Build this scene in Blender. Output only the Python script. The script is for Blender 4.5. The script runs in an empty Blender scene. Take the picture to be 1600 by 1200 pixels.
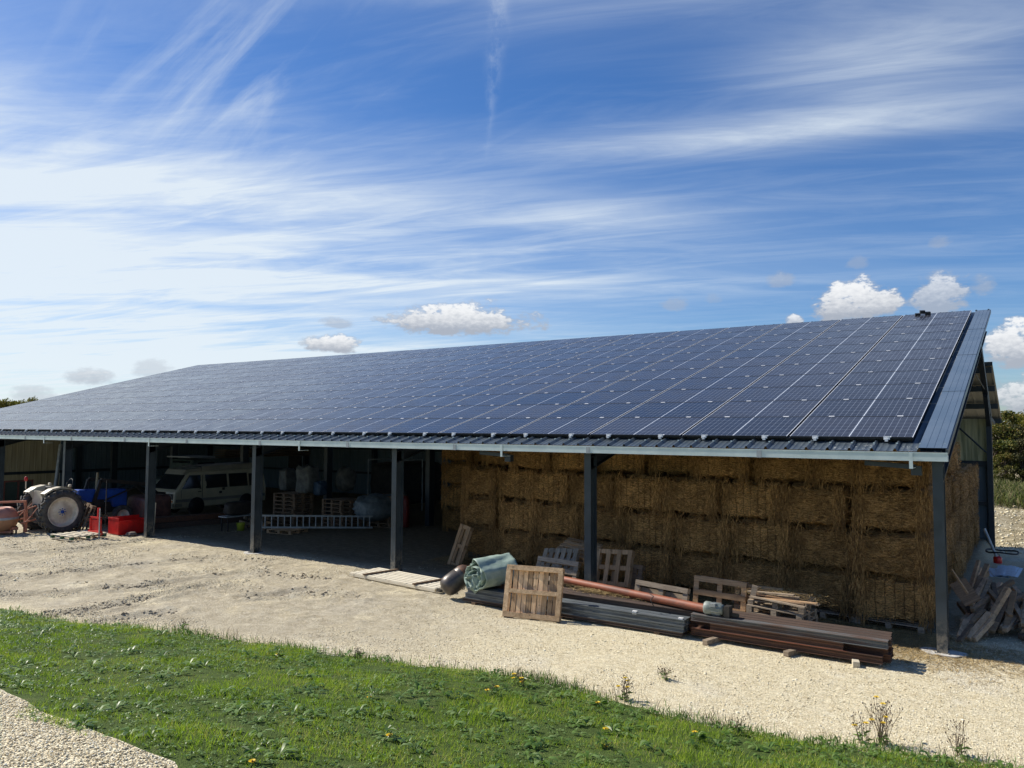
import bpy, math, random
import numpy as np
from mathutils import Vector, Matrix
random.seed(7); RN = np.random.default_rng(7)
PI = math.pi; rad = math.radians
SC = bpy.context.scene
COL = SC.collection

# ------------------------------------------------------------------ camera
CR = Vector((0.82682, 0.56245, 0.00494)); CU = Vector((0.02867, -0.05092, 0.99829)); CF = Vector((-0.56174, 0.82526, 0.05823))
CP = Vector((1.27798, -14.55342, 3.70451)); FPX = 1208.16
cd = bpy.data.cameras.new('camera'); cam = bpy.data.objects.new('camera', cd); COL.objects.link(cam)
cd.sensor_width = 36; cd.lens = FPX / 1600 * 36; cd.clip_end = 3000; cd.clip_start = .05
M3 = Matrix((CR, CU, -CF)).transposed()
cam.matrix_world = Matrix.Translation(CP) @ M3.to_4x4()
SC.camera = cam
SC.render.resolution_x = 1024; SC.render.resolution_y = 768
SC.view_settings.view_transform = 'Standard'; SC.view_settings.look = 'None'
SC.view_settings.exposure = 0.30; SC.view_settings.gamma = 1

def at(u, v, X=None, Y=None, Z=None):
    """where the line of sight through a photo pixel meets a plane"""
    d = CF + CR * ((u - 800) / FPX) + CU * ((600 - v) / FPX)
    if X is not None: t = (X - CP.x) / d.x
    elif Y is not None: t = (Y - CP.y) / d.y
    else: t = ((Z or 0) - CP.z) / d.z
    return CP + d * t

# ------------------------------------------------------------------ node helper
class NT:
    def __init__(s, tree): s.t = tree; s.n = tree.nodes; s.l = tree.links
    def new(s, typ, **kw):
        n = s.n.new(typ)
        for k, v in kw.items(): setattr(n, k, v)
        return n
    def put(s, sock, v):
        if v is None: return
        if isinstance(v, bpy.types.NodeSocket): s.l.new(v, sock)
        else:
            if sock.type == 'RGBA' and len(v) == 3: v = (*v, 1)
            sock.default_value = v
    def m(s, op, a, b=None, c=None, clamp=False):
        n = s.new('ShaderNodeMath', operation=op, use_clamp=clamp)
        for i, v in enumerate((a, b, c)): s.put(n.inputs[i], v) if v is not None else None
        return n.outputs[0]
    def mix(s, f, a, b, blend='MIX'):
        n = s.new('ShaderNodeMix', data_type='RGBA', blend_type=blend)
        s.put(n.inputs[0], f); s.put(n.inputs[6], a); s.put(n.inputs[7], b); return n.outputs[2]
    def noise(s, vec, scale, detail=4, rough=.55, dist=0., out=0):
        n = s.new('ShaderNodeTexNoise'); s.put(n.inputs['Vector'], vec)
        n.inputs['Scale'].default_value = scale; n.inputs['Detail'].default_value = detail
        n.inputs['Roughness'].default_value = rough; n.inputs['Distortion'].default_value = dist
        return n.outputs[out]
    def voro(s, vec, scale, feature='F1', out='Distance', rnd=1.):
        n = s.new('ShaderNodeTexVoronoi', feature=feature); s.put(n.inputs['Vector'], vec)
        n.inputs['Scale'].default_value = scale; n.inputs['Randomness'].default_value = rnd
        return n.outputs[out]
    def ss(s, x, a, b, lo=0., hi=1.):
        n = s.new('ShaderNodeMapRange', interpolation_type='SMOOTHSTEP'); s.put(n.inputs[0], x)
        for i, v in zip((1, 2, 3, 4), (a, b, lo, hi)): n.inputs[i].default_value = v
        return n.outputs[0]
    def xyz(s, v):
        n = s.new('ShaderNodeSeparateXYZ'); s.put(n.inputs[0], v); return n.outputs
    def comb(s, x, y, z):
        n = s.new('ShaderNodeCombineXYZ')
        for i, v in enumerate((x, y, z)): s.put(n.inputs[i], v)
        return n.outputs[0]
    def ramp(s, f, stops):
        n = s.new('ShaderNodeValToRGB'); s.put(n.inputs[0], f); e = n.color_ramp.elements
        while len(e) < len(stops): e.new(.5)
        for i, (p, c) in enumerate(stops): e[i].position = p; e[i].color = (*c, 1)
        return n.outputs[0]
    def bump(s, h, strength=.5, dist=.02):
        n = s.new('ShaderNodeBump'); s.put(n.inputs['Height'], h)
        n.inputs['Strength'].default_value = strength; n.inputs['Distance'].default_value = dist
        return n.outputs[0]

# ------------------------------------------------------------------ world: daylight sky with cirrus and small cumulus
SUN_EL, SUN_AZ = rad(42), math.atan2(-.992, -.122)   # azimuth measured from +Y towards +X
W = bpy.data.worlds.new('World'); SC.world = W; W.use_nodes = True
w = NT(W.node_tree); w.n.clear()
sky = w.new('ShaderNodeTexSky', sky_type='NISHITA', sun_disc=False)
sky.sun_elevation = SUN_EL; sky.sun_rotation = SUN_AZ % (2 * PI)
sky.altitude = 100; sky.air_density = 1.0; sky.dust_density = .35; sky.ozone_density = 3.0
hs = w.new('ShaderNodeHueSaturation'); hs.inputs['Saturation'].default_value = 1.24; hs.inputs['Value'].default_value = .88
w.put(hs.inputs['Color'], sky.outputs[0])
base = w.mix(1., hs.outputs[0], (.80, .93, 1.15), 'MULTIPLY')
tc = w.new('ShaderNodeTexCoord'); D = tc.outputs['Generated']
dx, dy, dz = w.xyz(D)
az = w.m('MULTIPLY', w.m('ARCTAN2', dx, dy), 180 / PI)
el = w.m('MULTIPLY', w.m('ARCSINE', dz), 180 / PI)
# plane of the high cloud, axes along and across the streaks
den = w.m('ADD', w.m('MAXIMUM', dz, 0.), .09)
ca = w.m('DIVIDE', w.m('ADD', w.m('MULTIPLY', dx, .827), w.m('MULTIPLY', dy, .562)), den)
cb = w.m('DIVIDE', w.m('ADD', w.m('MULTIPLY', dx, -.562), w.m('MULTIPLY', dy, .827)), den)
pv = w.comb(w.m('MULTIPLY', ca, .55), w.m('MULTIPLY', cb, 2.1), 0.)
st1 = w.noise(pv, .85, 9, .62, .9)
pv2 = w.comb(w.m('ADD', w.m('MULTIPLY', ca, .9), w.m('MULTIPLY', cb, .5)), w.m('ADD', w.m('MULTIPLY', cb, 3.2), w.m('MULTIPLY', ca, .7)), 3.)
st2 = w.noise(pv2, 1.6, 9, .62, .8)
pv3 = w.comb(w.m('ADD', w.m('MULTIPLY', ca, 2.6), w.m('MULTIPLY', cb, 2.4)), w.m('ADD', w.m('MULTIPLY', ca, .3), w.m('MULTIPLY', cb, -.35)), 7.)
st3 = w.noise(pv3, 1.15, 8, .6, .5)
def gauss(a, e, wa, we, amp, tilt=0.):
    qa = w.m('DIVIDE', w.m('SUBTRACT', az, a), wa)
    ee = w.m('SUBTRACT', el, e)
    if tilt: ee = w.m('SUBTRACT', ee, w.m('MULTIPLY', w.m('SUBTRACT', az, a), tilt))
    qe = w.m('DIVIDE', ee, we)
    r2 = w.m('ADD', w.m('MULTIPLY', qa, qa), w.m('MULTIPLY', qe, qe))
    return w.m('MULTIPLY', w.m('EXPONENT', w.m('MULTIPLY', r2, -1.)), amp)
def addup(L):
    o = L[0]
    for x in L[1:]: o = w.m('ADD', o, x)
    return o
cov = addup([gauss(-70, 16, 16, 5, .95), gauss(-70, 6, 28, 7.5, 1.2), gauss(-66, 8, 20, 9, .18), gauss(-47, 15.5, 12, 3.5, .55), gauss(-34, 12.5, 16, 3, .38),
             gauss(-18, 20.3, 17, 1.3, .62), gauss(-8, 23.5, 9, 3., .55), gauss(-34, 32, 60, 4, .30), gauss(-28, 15.4, 8, 1.1, .5),
             gauss(-44, 10.6, 20, .8, .6), gauss(-50, 5, 16, 1.5, .5), gauss(-36, 5, 18, 1.6, .3), gauss(100, 14, 80, 9, .5), gauss(-120, 14, 40, 12, .8)])
streak = w.m('ADD', w.m('MULTIPLY', w.ss(st1, .26, .80), .66), w.m('MULTIPLY', w.ss(st2, .30, .82), .50))
cir = w.m('MULTIPLY', cov, w.m('ADD', streak, .18))
diag = w.m('MULTIPLY', gauss(-50, 24, 12, 5, .75), w.ss(st3, .46, .74))
thin = w.m('MULTIPLY', w.ss(st2, .38, .78), .09)
cn = w.noise(w.comb(w.m('MULTIPLY', az, .5), w.m('MULTIPLY', el, .35), 1.), 1.0, 5, .6)
aw = w.m('ADD', az, w.m('MULTIPLY', w.m('SUBTRACT', cn, .5), 1.3))
q = w.m('DIVIDE', w.m('SUBTRACT', aw, w.m('ADD', -35.6, w.m('MULTIPLY', w.m('SUBTRACT', el, 26), .10))), w.m('MULTIPLY', w.ss(el, 19, 31, .25, .65), 1.))
trail = w.m('MULTIPLY', w.m('MULTIPLY', w.m('EXPONENT', w.m('MULTIPLY', w.m('MULTIPLY', q, q), -1.)), w.ss(el, 18.5, 27, .02, .22)), w.ss(cn, .38, .62))
cirt = w.m('MINIMUM', addup([cir, diag, thin, trail]), .90)
CIRC = (7.2, 7.9, 8.4)
col = w.mix(cirt, base, CIRC)
# cumulus puffs: (az0, az1, el0, el1, strength)
puffs = [(-43.8, -32.7, 6.85, 9.3, 1.), (-49.7, -45.3, 5.4, 6.8, 1.), (-48.4, -45.7, 7.2, 8.1, .55), (-64.5, -61.6, 2.6, 3.9, .65),
         (-12.8, -7.3, 7.2, 10.2, 1.), (-7., -3.4, 7.4, 10.3, .8), (-15.9, -14., 9.9, 11.1, .45), (-23.4, -21.3, 8.6, 9.8, .42), (-20.2, -18.9, 9., 9.9, .3),
         (-10.8, -9.2, 10.9, 11.8, .35), (-5.7, -4.3, 11.8, 12.7, .35), (-3., .9, 3.84, 6.9, 1.), (-2.6, 3.5, .6, 3.6, .9), (-14.7, -13.5, 7.2, 8.1, .9),
         (-67.5, -64.5, 1.2, 2.6, .5), (-60.5, -57.8, 3.3, 4.6, .4), (-3.4, -1.9, 8.6, 9.9, .5), (8, 16, 5, 9, 1.), (20, 26, 3, 5, .9), (-80, -74, 4, 7, .9)]
vn = w.comb(w.m('MULTIPLY', az, .42), w.m('MULTIPLY', el, .75), 0.)
n1 = w.noise(vn, 1.3, 8, .62); n2 = w.noise(vn, 5., 4, .6); n3 = w.m('ADD', w.m('MULTIPLY', w.m('SUBTRACT', n1, .5), 1.5), w.m('MULTIPLY', w.m('SUBTRACT', n2, .5), .35))
mask = None; hgt = None
for a0, a1, e0, e1, s_ in puffs:
    a, wa = (a0 + a1) / 2, (a1 - a0) / 2 * 1.12; e = e0 + (e1 - e0) * .38
    qa = w.m('DIVIDE', w.m('SUBTRACT', az, a), wa)
    de = w.m('SUBTRACT', el, e)
    up = w.m('MAXIMUM', de, 0.); dn = w.m('MINIMUM', de, 0.)
    qe = w.m('ADD', w.m('DIVIDE', up, (e1 - e) * 1.1), w.m('DIVIDE', dn, (e - e0) * 1.05))
    r2 = w.m('ADD', w.m('MULTIPLY', qa, qa), w.m('MULTIPLY', qe, qe))
    f = w.m('ADD', w.m('SUBTRACT', 1., r2), w.m('MULTIPLY', n3, 1.9))
    mk = w.m('MULTIPLY', w.ss(f, .0, .95 if s_ < .7 else .62), s_)
    hh = w.m('MULTIPLY', mk, w.m('ADD', w.m('MULTIPLY', qe, .5), .5))
    mask = mk if mask is None else w.m('MAXIMUM', mask, mk)
    hgt = hh if hgt is None else w.m('MAXIMUM', hgt, hh)
shade = w.ss(w.m('ADD', hgt, w.m('MULTIPLY', w.m('SUBTRACT', n2, .5), .55)), .22, .92)
cc = w.mix(shade, (3.7, 4.05, 4.7), (8.3, 8.4, 8.5))
col = w.mix(w.m('MULTIPLY', mask, .96), col, cc)
bg = w.new('ShaderNodeBackground'); w.put(bg.inputs[0], col); bg.inputs[1].default_value = .092
wo = w.new('ShaderNodeOutputWorld'); w.l.new(bg.outputs[0], wo.inputs[0])
W.cycles.sampling_method = 'MANUAL'; W.cycles.sample_map_resolution = 512

sl = bpy.data.lights.new('sun', 'SUN'); sl.energy = 5.0; sl.angle = rad(.5); sl.color = (1, .94, .83)
so = bpy.data.objects.new('sun', sl); COL.objects.link(so)
sd = Vector((math.sin(SUN_AZ) * math.cos(SUN_EL), math.cos(SUN_AZ) * math.cos(SUN_EL), math.sin(SUN_EL)))
so.rotation_euler = sd.to_track_quat('Z', 'Y').to_euler(); so.location = (-20, -20, 30)

# ------------------------------------------------------------------ materials
def material(name):
    m = bpy.data.materials.new(name); m.use_nodes = True
    nt = NT(m.node_tree); b = nt.n['Principled BSDF']
    t = nt.new('ShaderNodeTexCoord')
    return m, nt, b, t.outputs['Object']
def objrand(nt):
    return nt.new('ShaderNodeObjectInfo').outputs['Random']
def plain(name, c1, c2=None, scale=6, rough=.7, metal=0., bump=.2, bscale=40, spec=.5, stretch=(1, 1, 1), vary=.0, bdist=.01, lo=.35, hi=.65):
    m, nt, b, oc = material(name)
    c2 = c2 or tuple(x * .7 for x in c1)
    mp = nt.new('ShaderNodeMapping'); nt.put(mp.inputs[0], oc); mp.inputs['Scale'].default_value = stretch
    f = nt.ss(nt.noise(mp.outputs[0], scale, 6, .65), lo, hi)
    c = nt.mix(f, c1, c2)
    if vary:
        r = objrand(nt); k = nt.m('ADD', nt.m('MULTIPLY', r, vary), 1 - vary / 2)
        c = nt.mix(1., c, nt.comb(k, k, k), 'MULTIPLY')
    nt.put(b.inputs['Base Color'], c)
    b.inputs['Roughness'].default_value = rough; b.inputs['Metallic'].default_value = metal
    b.inputs['Specular IOR Level'].default_value = spec
    if bump: nt.put(b.inputs['Normal'], nt.bump(nt.noise(mp.outputs[0], bscale, 4, .6), bump, bdist))
    return m
M = {}
M['steel_dark'] = plain('painted_dark_steel', (.026, .036, .045), (.035, .047, .057), 3, .42, 0, .05, 60)
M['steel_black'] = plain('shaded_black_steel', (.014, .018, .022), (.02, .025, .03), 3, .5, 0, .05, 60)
def post_mat():
    m, nt, b, oc = material('post_steel')
    g = nt.new('ShaderNodeNewGeometry').outputs['Position']; z = nt.xyz(g)[2]
    c = nt.mix(nt.ss(nt.noise(oc, 3, 5), .35, .65), (.028, .040, .050), (.042, .057, .068))
    d = nt.m('MULTIPLY', nt.ss(z, .75, .0), nt.ss(nt.noise(g, 9, 6, .75), .38, .62))
    c = nt.mix(nt.m('MULTIPLY', d, .75), c, (.34, .30, .23))
    sc_ = nt.ss(nt.noise(nt.comb(nt.m('MULTIPLY', nt.xyz(g)[0], 30), nt.m('MULTIPLY', nt.xyz(g)[1], 30), nt.m('MULTIPLY', z, 2)), 1.3, 5, .7), .60, .75)
    c = nt.mix(nt.m('MULTIPLY', sc_, .3), c, (.14, .15, .15))
    nt.put(b.inputs['Base Color'], c); nt.put(b.inputs['Roughness'], nt.ss(nt.noise(oc, 6, 4), .3, .7, .35, .6)); return m
M['post_steel'] = post_mat()
M['galv'] = plain('galvanised', (.68, .76, .74), (.58, .66, .65), 2.2, .42, .35, .05, 50)
M['galv_dull'] = plain('galvanised_dull', (.42, .45, .46), (.30, .33, .34), 4, .5, .3, .05)
M['roof'] = plain('roof_sheet_slate', (.045, .066, .096), (.060, .085, .115), 1.5, .38, .0, .04, 30)
def roof_sheet():
    m, nt, b, oc = material('roof_sheet_blue_grey')
    x, y, z = nt.xyz(oc)
    c = nt.mix(nt.ss(nt.noise(oc, 1.3, 5), .35, .7), (.055, .072, .090), (.075, .096, .115))
    # lichen spots near the eave
    sp = nt.m('MULTIPLY', nt.ss(nt.noise(oc, 26, 3, .6), .56, .64), nt.ss(nt.noise(oc, 2.1, 3), .50, .62))
    sp = nt.m('MULTIPLY', sp, nt.ss(y, .5, .25)); sp = nt.m('MULTIPLY', sp, nt.ss(x, -3.0, -1.))
    c = nt.mix(sp, c, (.5, .52, .5))
    sc = nt.ss(nt.noise(oc, 7, 6, .7), .5, .75)
    c = nt.mix(nt.m('MULTIPLY', sc, .25), c, (.16, .18, .18))
    nt.put(b.inputs['Base Color'], c); b.inputs['Roughness'].default_value = .36
    nt.put(b.inputs['Normal'], nt.bump(nt.noise(oc, 3, 3), .1, .02)); return m
M['roof'] = roof_sheet()
M['flash'] = plain('verge_flashing_blue', (.085, .125, .175), (.11, .15, .20), 1.2, .34, 0, .03, 20)
def cladding(name, c1, c2, pitch, axis='y', transl=0.):
    m, nt, b, oc = material(name)
    x, y, z = nt.xyz(oc); a = x if axis == 'x' else y
    fr = nt.m('FRACT', nt.m('DIVIDE', a, pitch))
    f = nt.m('MULTIPLY', nt.ss(fr, .0, .12), nt.ss(fr, .30, .18))
    st = nt.noise(nt.comb(nt.m('MULTIPLY', a, 6), nt.m('MULTIPLY', z, .4), 0.), 1.5, 4)
    c = nt.mix(nt.ss(st, .35, .7), c1, c2)
    nt.put(b.inputs['Base Color'], c); b.inputs['Roughness'].default_value = .5
    nt.put(b.inputs['Normal'], nt.bump(f, .8, .02))
    if transl:
        tr = nt.new('ShaderNodeBsdfTranslucent'); nt.put(tr.inputs[0], c)
        mx = nt.new('ShaderNodeMixShader'); mx.inputs[0].default_value = transl
        nt.l.new(b.outputs[0], mx.inputs[1]); nt.l.new(tr.outputs[0], mx.inputs[2])
        nt.l.new(mx.outputs[0], nt.n['Material Output'].inputs[0])
    return m
M['clad_dark'] = cladding('dark_cladding', (.15, .20, .23), (.11, .15, .175), .30)
M['clad_dark_x'] = cladding('dark_cladding_back', (.15, .20, .23), (.11, .15, .175), .30, 'x')
M['clad_beige'] = cladding('beige_cladding', (.36, .34, .25), (.28, .26, .19), .30, 'y', .25)
M['clad_trans'] = cladding('translucent_sheet', (.62, .64, .50), (.34, .37, .26), .18, 'x', .55)
M['soffit'] = cladding('rear_roof_sheet', (.26, .25, .21), (.16, .16, .14), .36, 'x')
def pv():
    m, nt, b, oc = material('solar_glass')
    x0, y0, z = nt.xyz(oc)
    PW, PH = 2.032, 1.442; mar = .022; mid = .020
    x0 = nt.m('ADD', x0, .001); y0 = nt.m('ADD', y0, .001)
    x = nt.m('FLOORED_MODULO', x0, 2.088); y = nt.m('FLOORED_MODULO', y0, 1.462)
    # two half fields of 9 x 6 cells
    hw = (PW / 2 - mar - mid)
    xs = nt.m('ABSOLUTE', nt.m('SUBTRACT', x, PW / 2))
    xl = nt.m('DIVIDE', nt.m('SUBTRACT', xs, mid), hw / 9)
    yl = nt.m('DIVIDE', nt.m('SUBTRACT', y, mar), (PH - 2 * mar) / 6)
    def line(v, wd):
        f = nt.m('FRACT', v); d = nt.m('MINIMUM', f, nt.m('SUBTRACT', 1., f))
        return nt.m('LESS_THAN', d, wd), d
    lx, dx_ = line(xl, .030); ly, dy_ = line(yl, .014)
    dia = nt.m('LESS_THAN', nt.m('ADD', nt.m('MULTIPLY', dx_, .11), nt.m('MULTIPLY', dy_, .23)), .0125)
    inside = nt.m('MULTIPLY', nt.m('GREATER_THAN', xs, mid), nt.m('LESS_THAN', xs, PW / 2 - mar))
    inside = nt.m('MULTIPLY', inside, nt.m('MULTIPLY', nt.m('GREATER_THAN', y, mar), nt.m('LESS_THAN', y, PH - mar)))
    grid = nt.m('MAXIMUM', nt.m('MAXIMUM', lx, ly), dia)
    # fine busbars across each cell
    bb, _ = line(nt.m('MULTIPLY', yl, 9.), .05)
    wn = nt.new('ShaderNodeTexWhiteNoise', noise_dimensions='3D')
    nt.put(wn.inputs['Vector'], nt.comb(nt.m('FLOOR', nt.m('DIVIDE', x0, 2.088)), nt.m('FLOOR', nt.m('DIVIDE', y0, 1.462)), nt.m('MULTIPLY', objrand(nt), 40.)))
    r = wn.outputs['Value']
    k = nt.m('ADD', nt.m('MULTIPLY', r, .9), .55)
    cell = nt.mix(1., (.022, .021, .025), nt.comb(k, k, k), 'MULTIPLY')
    cell = nt.mix(nt.m('MULTIPLY', bb, .35), cell, (.10, .13, .20))
    c = nt.mix(grid, cell, (.21, .235, .28))
    midl = nt.m('LESS_THAN', xs, mid * .36)
    c = nt.mix(nt.m('SUBTRACT', 1., inside), c, (.012, .02, .04))
    c = nt.mix(midl, c, (.72, .76, .80))
    nt.put(b.inputs['Base Color'], c)
    dust = nt.noise(nt.comb(x, y, nt.m('MULTIPLY', r, 50.)), 3, 5)
    nt.put(b.inputs['Roughness'], nt.m('ADD', nt.ss(dust, .3, .7, .13, .24), nt.m('MULTIPLY', r, .05))); b.inputs['IOR'].default_value = 1.36
    b.inputs['Coat Weight'].default_value = 0
    return m
M['pv'] = pv()
M['alu'] = plain('aluminium_frame', (.88, .89, .9), (.8, .81, .82), 8, .4, .1, 0)
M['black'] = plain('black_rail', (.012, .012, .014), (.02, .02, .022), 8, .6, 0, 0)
M['white_clamp'] = plain('clamp', (.85, .85, .85), (.75, .75, .75), 8, .4, .1, 0)
def straw(name, c1, c2, c3, sc=1.):
    m, nt, b, oc = material(name)
    g = nt.new('ShaderNodeNewGeometry')
    mp = nt.new('ShaderNodeMapping'); nt.put(mp.inputs[0], oc); mp.inputs['Scale'].default_value = (60 * sc, 25 * sc, 14 * sc)
    a = nt.noise(mp.outputs[0], 1., 6, .7, .8)
    mp2 = nt.new('ShaderNodeMapping'); nt.put(mp2.inputs[0], oc); mp2.inputs['Scale'].default_value = (12 * sc, 30 * sc, 60 * sc)
    a2 = nt.noise(mp2.outputs[0], 1., 6, .7, 1.)
    n = nt.noise(oc, 3.2 * sc, 3)
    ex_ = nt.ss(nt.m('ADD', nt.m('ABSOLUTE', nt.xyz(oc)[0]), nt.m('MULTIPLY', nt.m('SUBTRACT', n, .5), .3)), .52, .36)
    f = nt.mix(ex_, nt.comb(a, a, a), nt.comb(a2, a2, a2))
    fx = nt.xyz(f)[0]
    c = nt.ramp(fx, [(.34, c3), (.47, c2), (.60, c1)])
    r = objrand(nt); k = nt.m('ADD', nt.m('MULTIPLY', r, .5), .75)
    ri = nt.m('ADD', nt.m('MULTIPLY', g.outputs['Random Per Island'], 1.0), .55)
    k = nt.m('MULTIPLY', k, ri)
    c = nt.mix(1., c, nt.comb(k, k, k), 'MULTIPLY')
    blot = nt.ss(nt.noise(oc, 2.4, 5, .65), .42, .70)
    c = nt.mix(nt.m('MULTIPLY', blot, .5), c, c3)
    fl = nt.m('ABSOLUTE', nt.m('SUBTRACT', nt.m('FRACT', nt.m('ADD', nt.m('MULTIPLY', nt.xyz(oc)[0], 6.2), nt.m('MULTIPLY', n, .5))), .5))
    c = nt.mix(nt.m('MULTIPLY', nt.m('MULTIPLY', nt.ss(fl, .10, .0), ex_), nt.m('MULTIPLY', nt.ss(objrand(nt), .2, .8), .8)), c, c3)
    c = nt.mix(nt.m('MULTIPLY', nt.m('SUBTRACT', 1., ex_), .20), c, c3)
    nt.put(b.inputs['Base Color'], c); b.inputs['Roughness'].default_value = .8; b.inputs['Specular IOR Level'].default_value = .25
    nt.put(b.inputs['Normal'], nt.bump(fx, 1., .05)); return m
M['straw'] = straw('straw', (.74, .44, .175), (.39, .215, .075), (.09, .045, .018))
M['straw_loose'] = straw('straw_loose', (.62, .47, .22), (.48, .34, .15), (.25, .17, .08))
def wood(name, c1, c2, sx=(2, 30, 30), rough=.8, vary=.35):
    m, nt, b, oc = material(name)
    mp = nt.new('ShaderNodeMapping'); nt.put(mp.inputs[0], oc); mp.inputs['Scale'].default_value = sx
    a = nt.noise(mp.outputs[0], 1.6, 6, .7, .6)
    g = nt.new('ShaderNodeNewGeometry').outputs['Random Per Island']
    k = nt.m('ADD', nt.m('MULTIPLY', g, vary * 2), 1 - vary)
    k = nt.m('MULTIPLY', k, nt.m('ADD', nt.m('MULTIPLY', objrand(nt), .25), .87))
    c = nt.mix(nt.ss(a, .3, .7), c1, c2)
    c = nt.mix(1., c, nt.comb(k, k, k), 'MULTIPLY')
    c = nt.mix(nt.m('MULTIPLY', nt.ss(nt.noise(oc, 9, 4), .58, .72), .5), c, (.05, .035, .025))
    nt.put(b.inputs['Base Color'], c); b.inputs['Roughness'].default_value = rough
    b.inputs['Specular IOR Level'].default_value = .25
    nt.put(b.inputs['Normal'], nt.bump(a, .5, .006)); return m
M['wood_warm'] = wood('weathered_brown_wood', (.50, .33, .19), (.29, .18, .10))
M['wood_frame'] = wood('weathered_brown_wood_frame', (.46, .33, .20), (.28, .175, .10), (8, 8, 8))
M['wood_grey'] = wood('weathered_grey_wood', (.40, .32, .23), (.21, .16, .115))
M['wood_dark'] = wood('dark_old_wood', (.26, .18, .12), (.13, .09, .06))
M['wood_pale'] = wood('pale_new_wood', (.72, .66, .52), (.58, .50, .37), vary=.12)
M['wood_plank'] = wood('bright_brown_wood', (.66, .47, .28), (.40, .26, .145), (8, 8, 8))
M['wood_end'] = wood('timber', (.74, .50, .31), (.44, .29, .17), (8, 2, 8), vary=.25)
M['rust'] = plain('rusty_steel', (.150, .065, .034), (.075, .042, .030), 3, .75, .1, .3, 60, stretch=(.5, 6, 6), vary=.1)
M['rust_dark'] = plain('dark_rusty_steel', (.115, .07, .05), (.06, .048, .042), 4, .7, .2, .3, 60, stretch=(.4, 7, 7))
M['steel_mixed'] = plain('half_rusted_steel', (.15, .165, .17), (.12, .07, .05), 3, .6, .2, .3, 60, stretch=(.4, 5, 5))
M['beam_grey'] = plain('grey_steel_beam', (.175, .20, .215), (.10, .11, .12), 4, .5, .3, .2, 60, stretch=(.6, 5, 5))
M['orange'] = plain('orange_primer', (.30, .085, .038), (.15, .05, .028), 3, .6, 0, .1, 40, stretch=(.7, 3, 3))
M['tarp'] = plain('sage_tarpaulin', (.33, .42, .36), (.22, .30, .255), 4, .6, 0, .3, 25)
M['motor'] = plain('motor_grey_green', (.27, .30, .27), (.17, .20, .18), 8, .5, 0, .1)
M['tyre'] = plain('tyre_rubber', (.045, .045, .045), (.10, .092, .08), 7, .85, 0, .3, 60)
M['rim'] = plain('cream_rim', (.74, .69, .57), (.56, .50, .38), 5, .5, 0, .1)
M['cream'] = plain('cream_fender', (.50, .45, .34), (.34, .22, .13), 3, .5, 0, .1, lo=.5, hi=.8)
M['blue'] = plain('tractor_blue', (.02, .085, .42), (.015, .06, .28), 3, .4, 0, .05)
M['dark'] = plain('dark_machine', (.02, .02, .02), (.045, .04, .035), 6, .6, .2, .2)
M['red'] = plain('red_paint', (.66, .018, .015), (.42, .014, .012), 3, .38, 0, .05)
M['red_dark'] = plain('dull_red', (.20, .012, .010), (.12, .008, .008), 3, .5, 0, .05)
M['salmon'] = plain('faded_orange_paint', (.52, .19, .11), (.36, .15, .09), 4, .6, 0, .15)
M['drum'] = plain('mixer_drum', (.50, .22, .15), (.36, .17, .12), 3, .55, 0, .15)
M['drumlow'] = plain('mixer_drum_lower', (.50, .26, .13), (.36, .19, .10), 3, .55, 0, .15)
M['van'] = plain('van_beige', (.50, .46, .33), (.42, .39, .28), 2, .4, 0, .03)
M['vanstripe'] = plain('van_grey_stripe', (.22, .22, .20), (.18, .18, .17), 2, .5, 0, 0)
M['vangrey'] = plain('van_roof', (.33, .31, .24), (.26, .25, .20), 2, .55, 0, .05)
M['glass'] = plain('dark_glass', (.015, .02, .022), (.02, .025, .028), 2, .08, 0, 0)
M['lampglass'] = plain('lamp_glass', (.5, .5, .46), (.4, .4, .36), 9, .15, 0, 0)
M['amber'] = plain('amber_lens', (.5, .14, .02), (.4, .1, .02), 9, .25, 0, 0)
M['white_bag'] = plain('white_woven_bag', (.15, .16, .155), (.08, .09, .09), 4, .7, 0, .6, 9, bdist=.05)
M['bluebag'] = plain('blue_bag', (.04, .08, .14), (.03, .06, .10), 4, .6, 0, .4, 9, bdist=.04)
M['greytarp'] = plain('grey_tarp', (.20, .24, .26), (.12, .15, .17), 4, .55, 0, .6, 6, bdist=.06)
M['maroon'] = plain('wrapped_bricks', (.17, .085, .07), (.10, .055, .05), 7, .35, 0, .5, 14, bdist=.02)
M['green'] = plain('green_paint', (.02, .12, .06), (.015, .08, .04), 6, .6, 0, .1)
M['bucket'] = plain('lime_bucket', (.35, .42, .04), (.28, .33, .04), 6, .5, 0, 0)
M['concrete'] = plain('concrete_pad', (.62, .60, .56), (.48, .46, .42), 5, .9, 0, .4, 30)
M['zincblue'] = plain('pale_blue_sheet', (.42, .55, .68), (.32, .44, .56), 5, .4, .3, .1)
M['redframe'] = plain('red_brown_frame', (.17, .055, .035), (.10, .04, .03), 5, .6, 0, .1)
M['truck'] = plain('dull_green_cab', (.08, .11, .09), (.05, .07, .06), 4, .5, 0, 0)
M['bark'] = plain('bark', (.12, .09, .065), (.06, .045, .035), 8, .9, 0, .5, 20)
M['stemdry'] = plain('dry_stem', (.20, .14, .09), (.10, .075, .05), 8, .9, 0, 0)
M['stemgreen'] = plain('green_stem', (.10, .13, .045), (.06, .09, .03), 8, .8, 0, 0)
M['petal'] = plain('yellow_petal', (.85, .62, .02), (.75, .5, .01), 8, .6, 0, 0)
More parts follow.
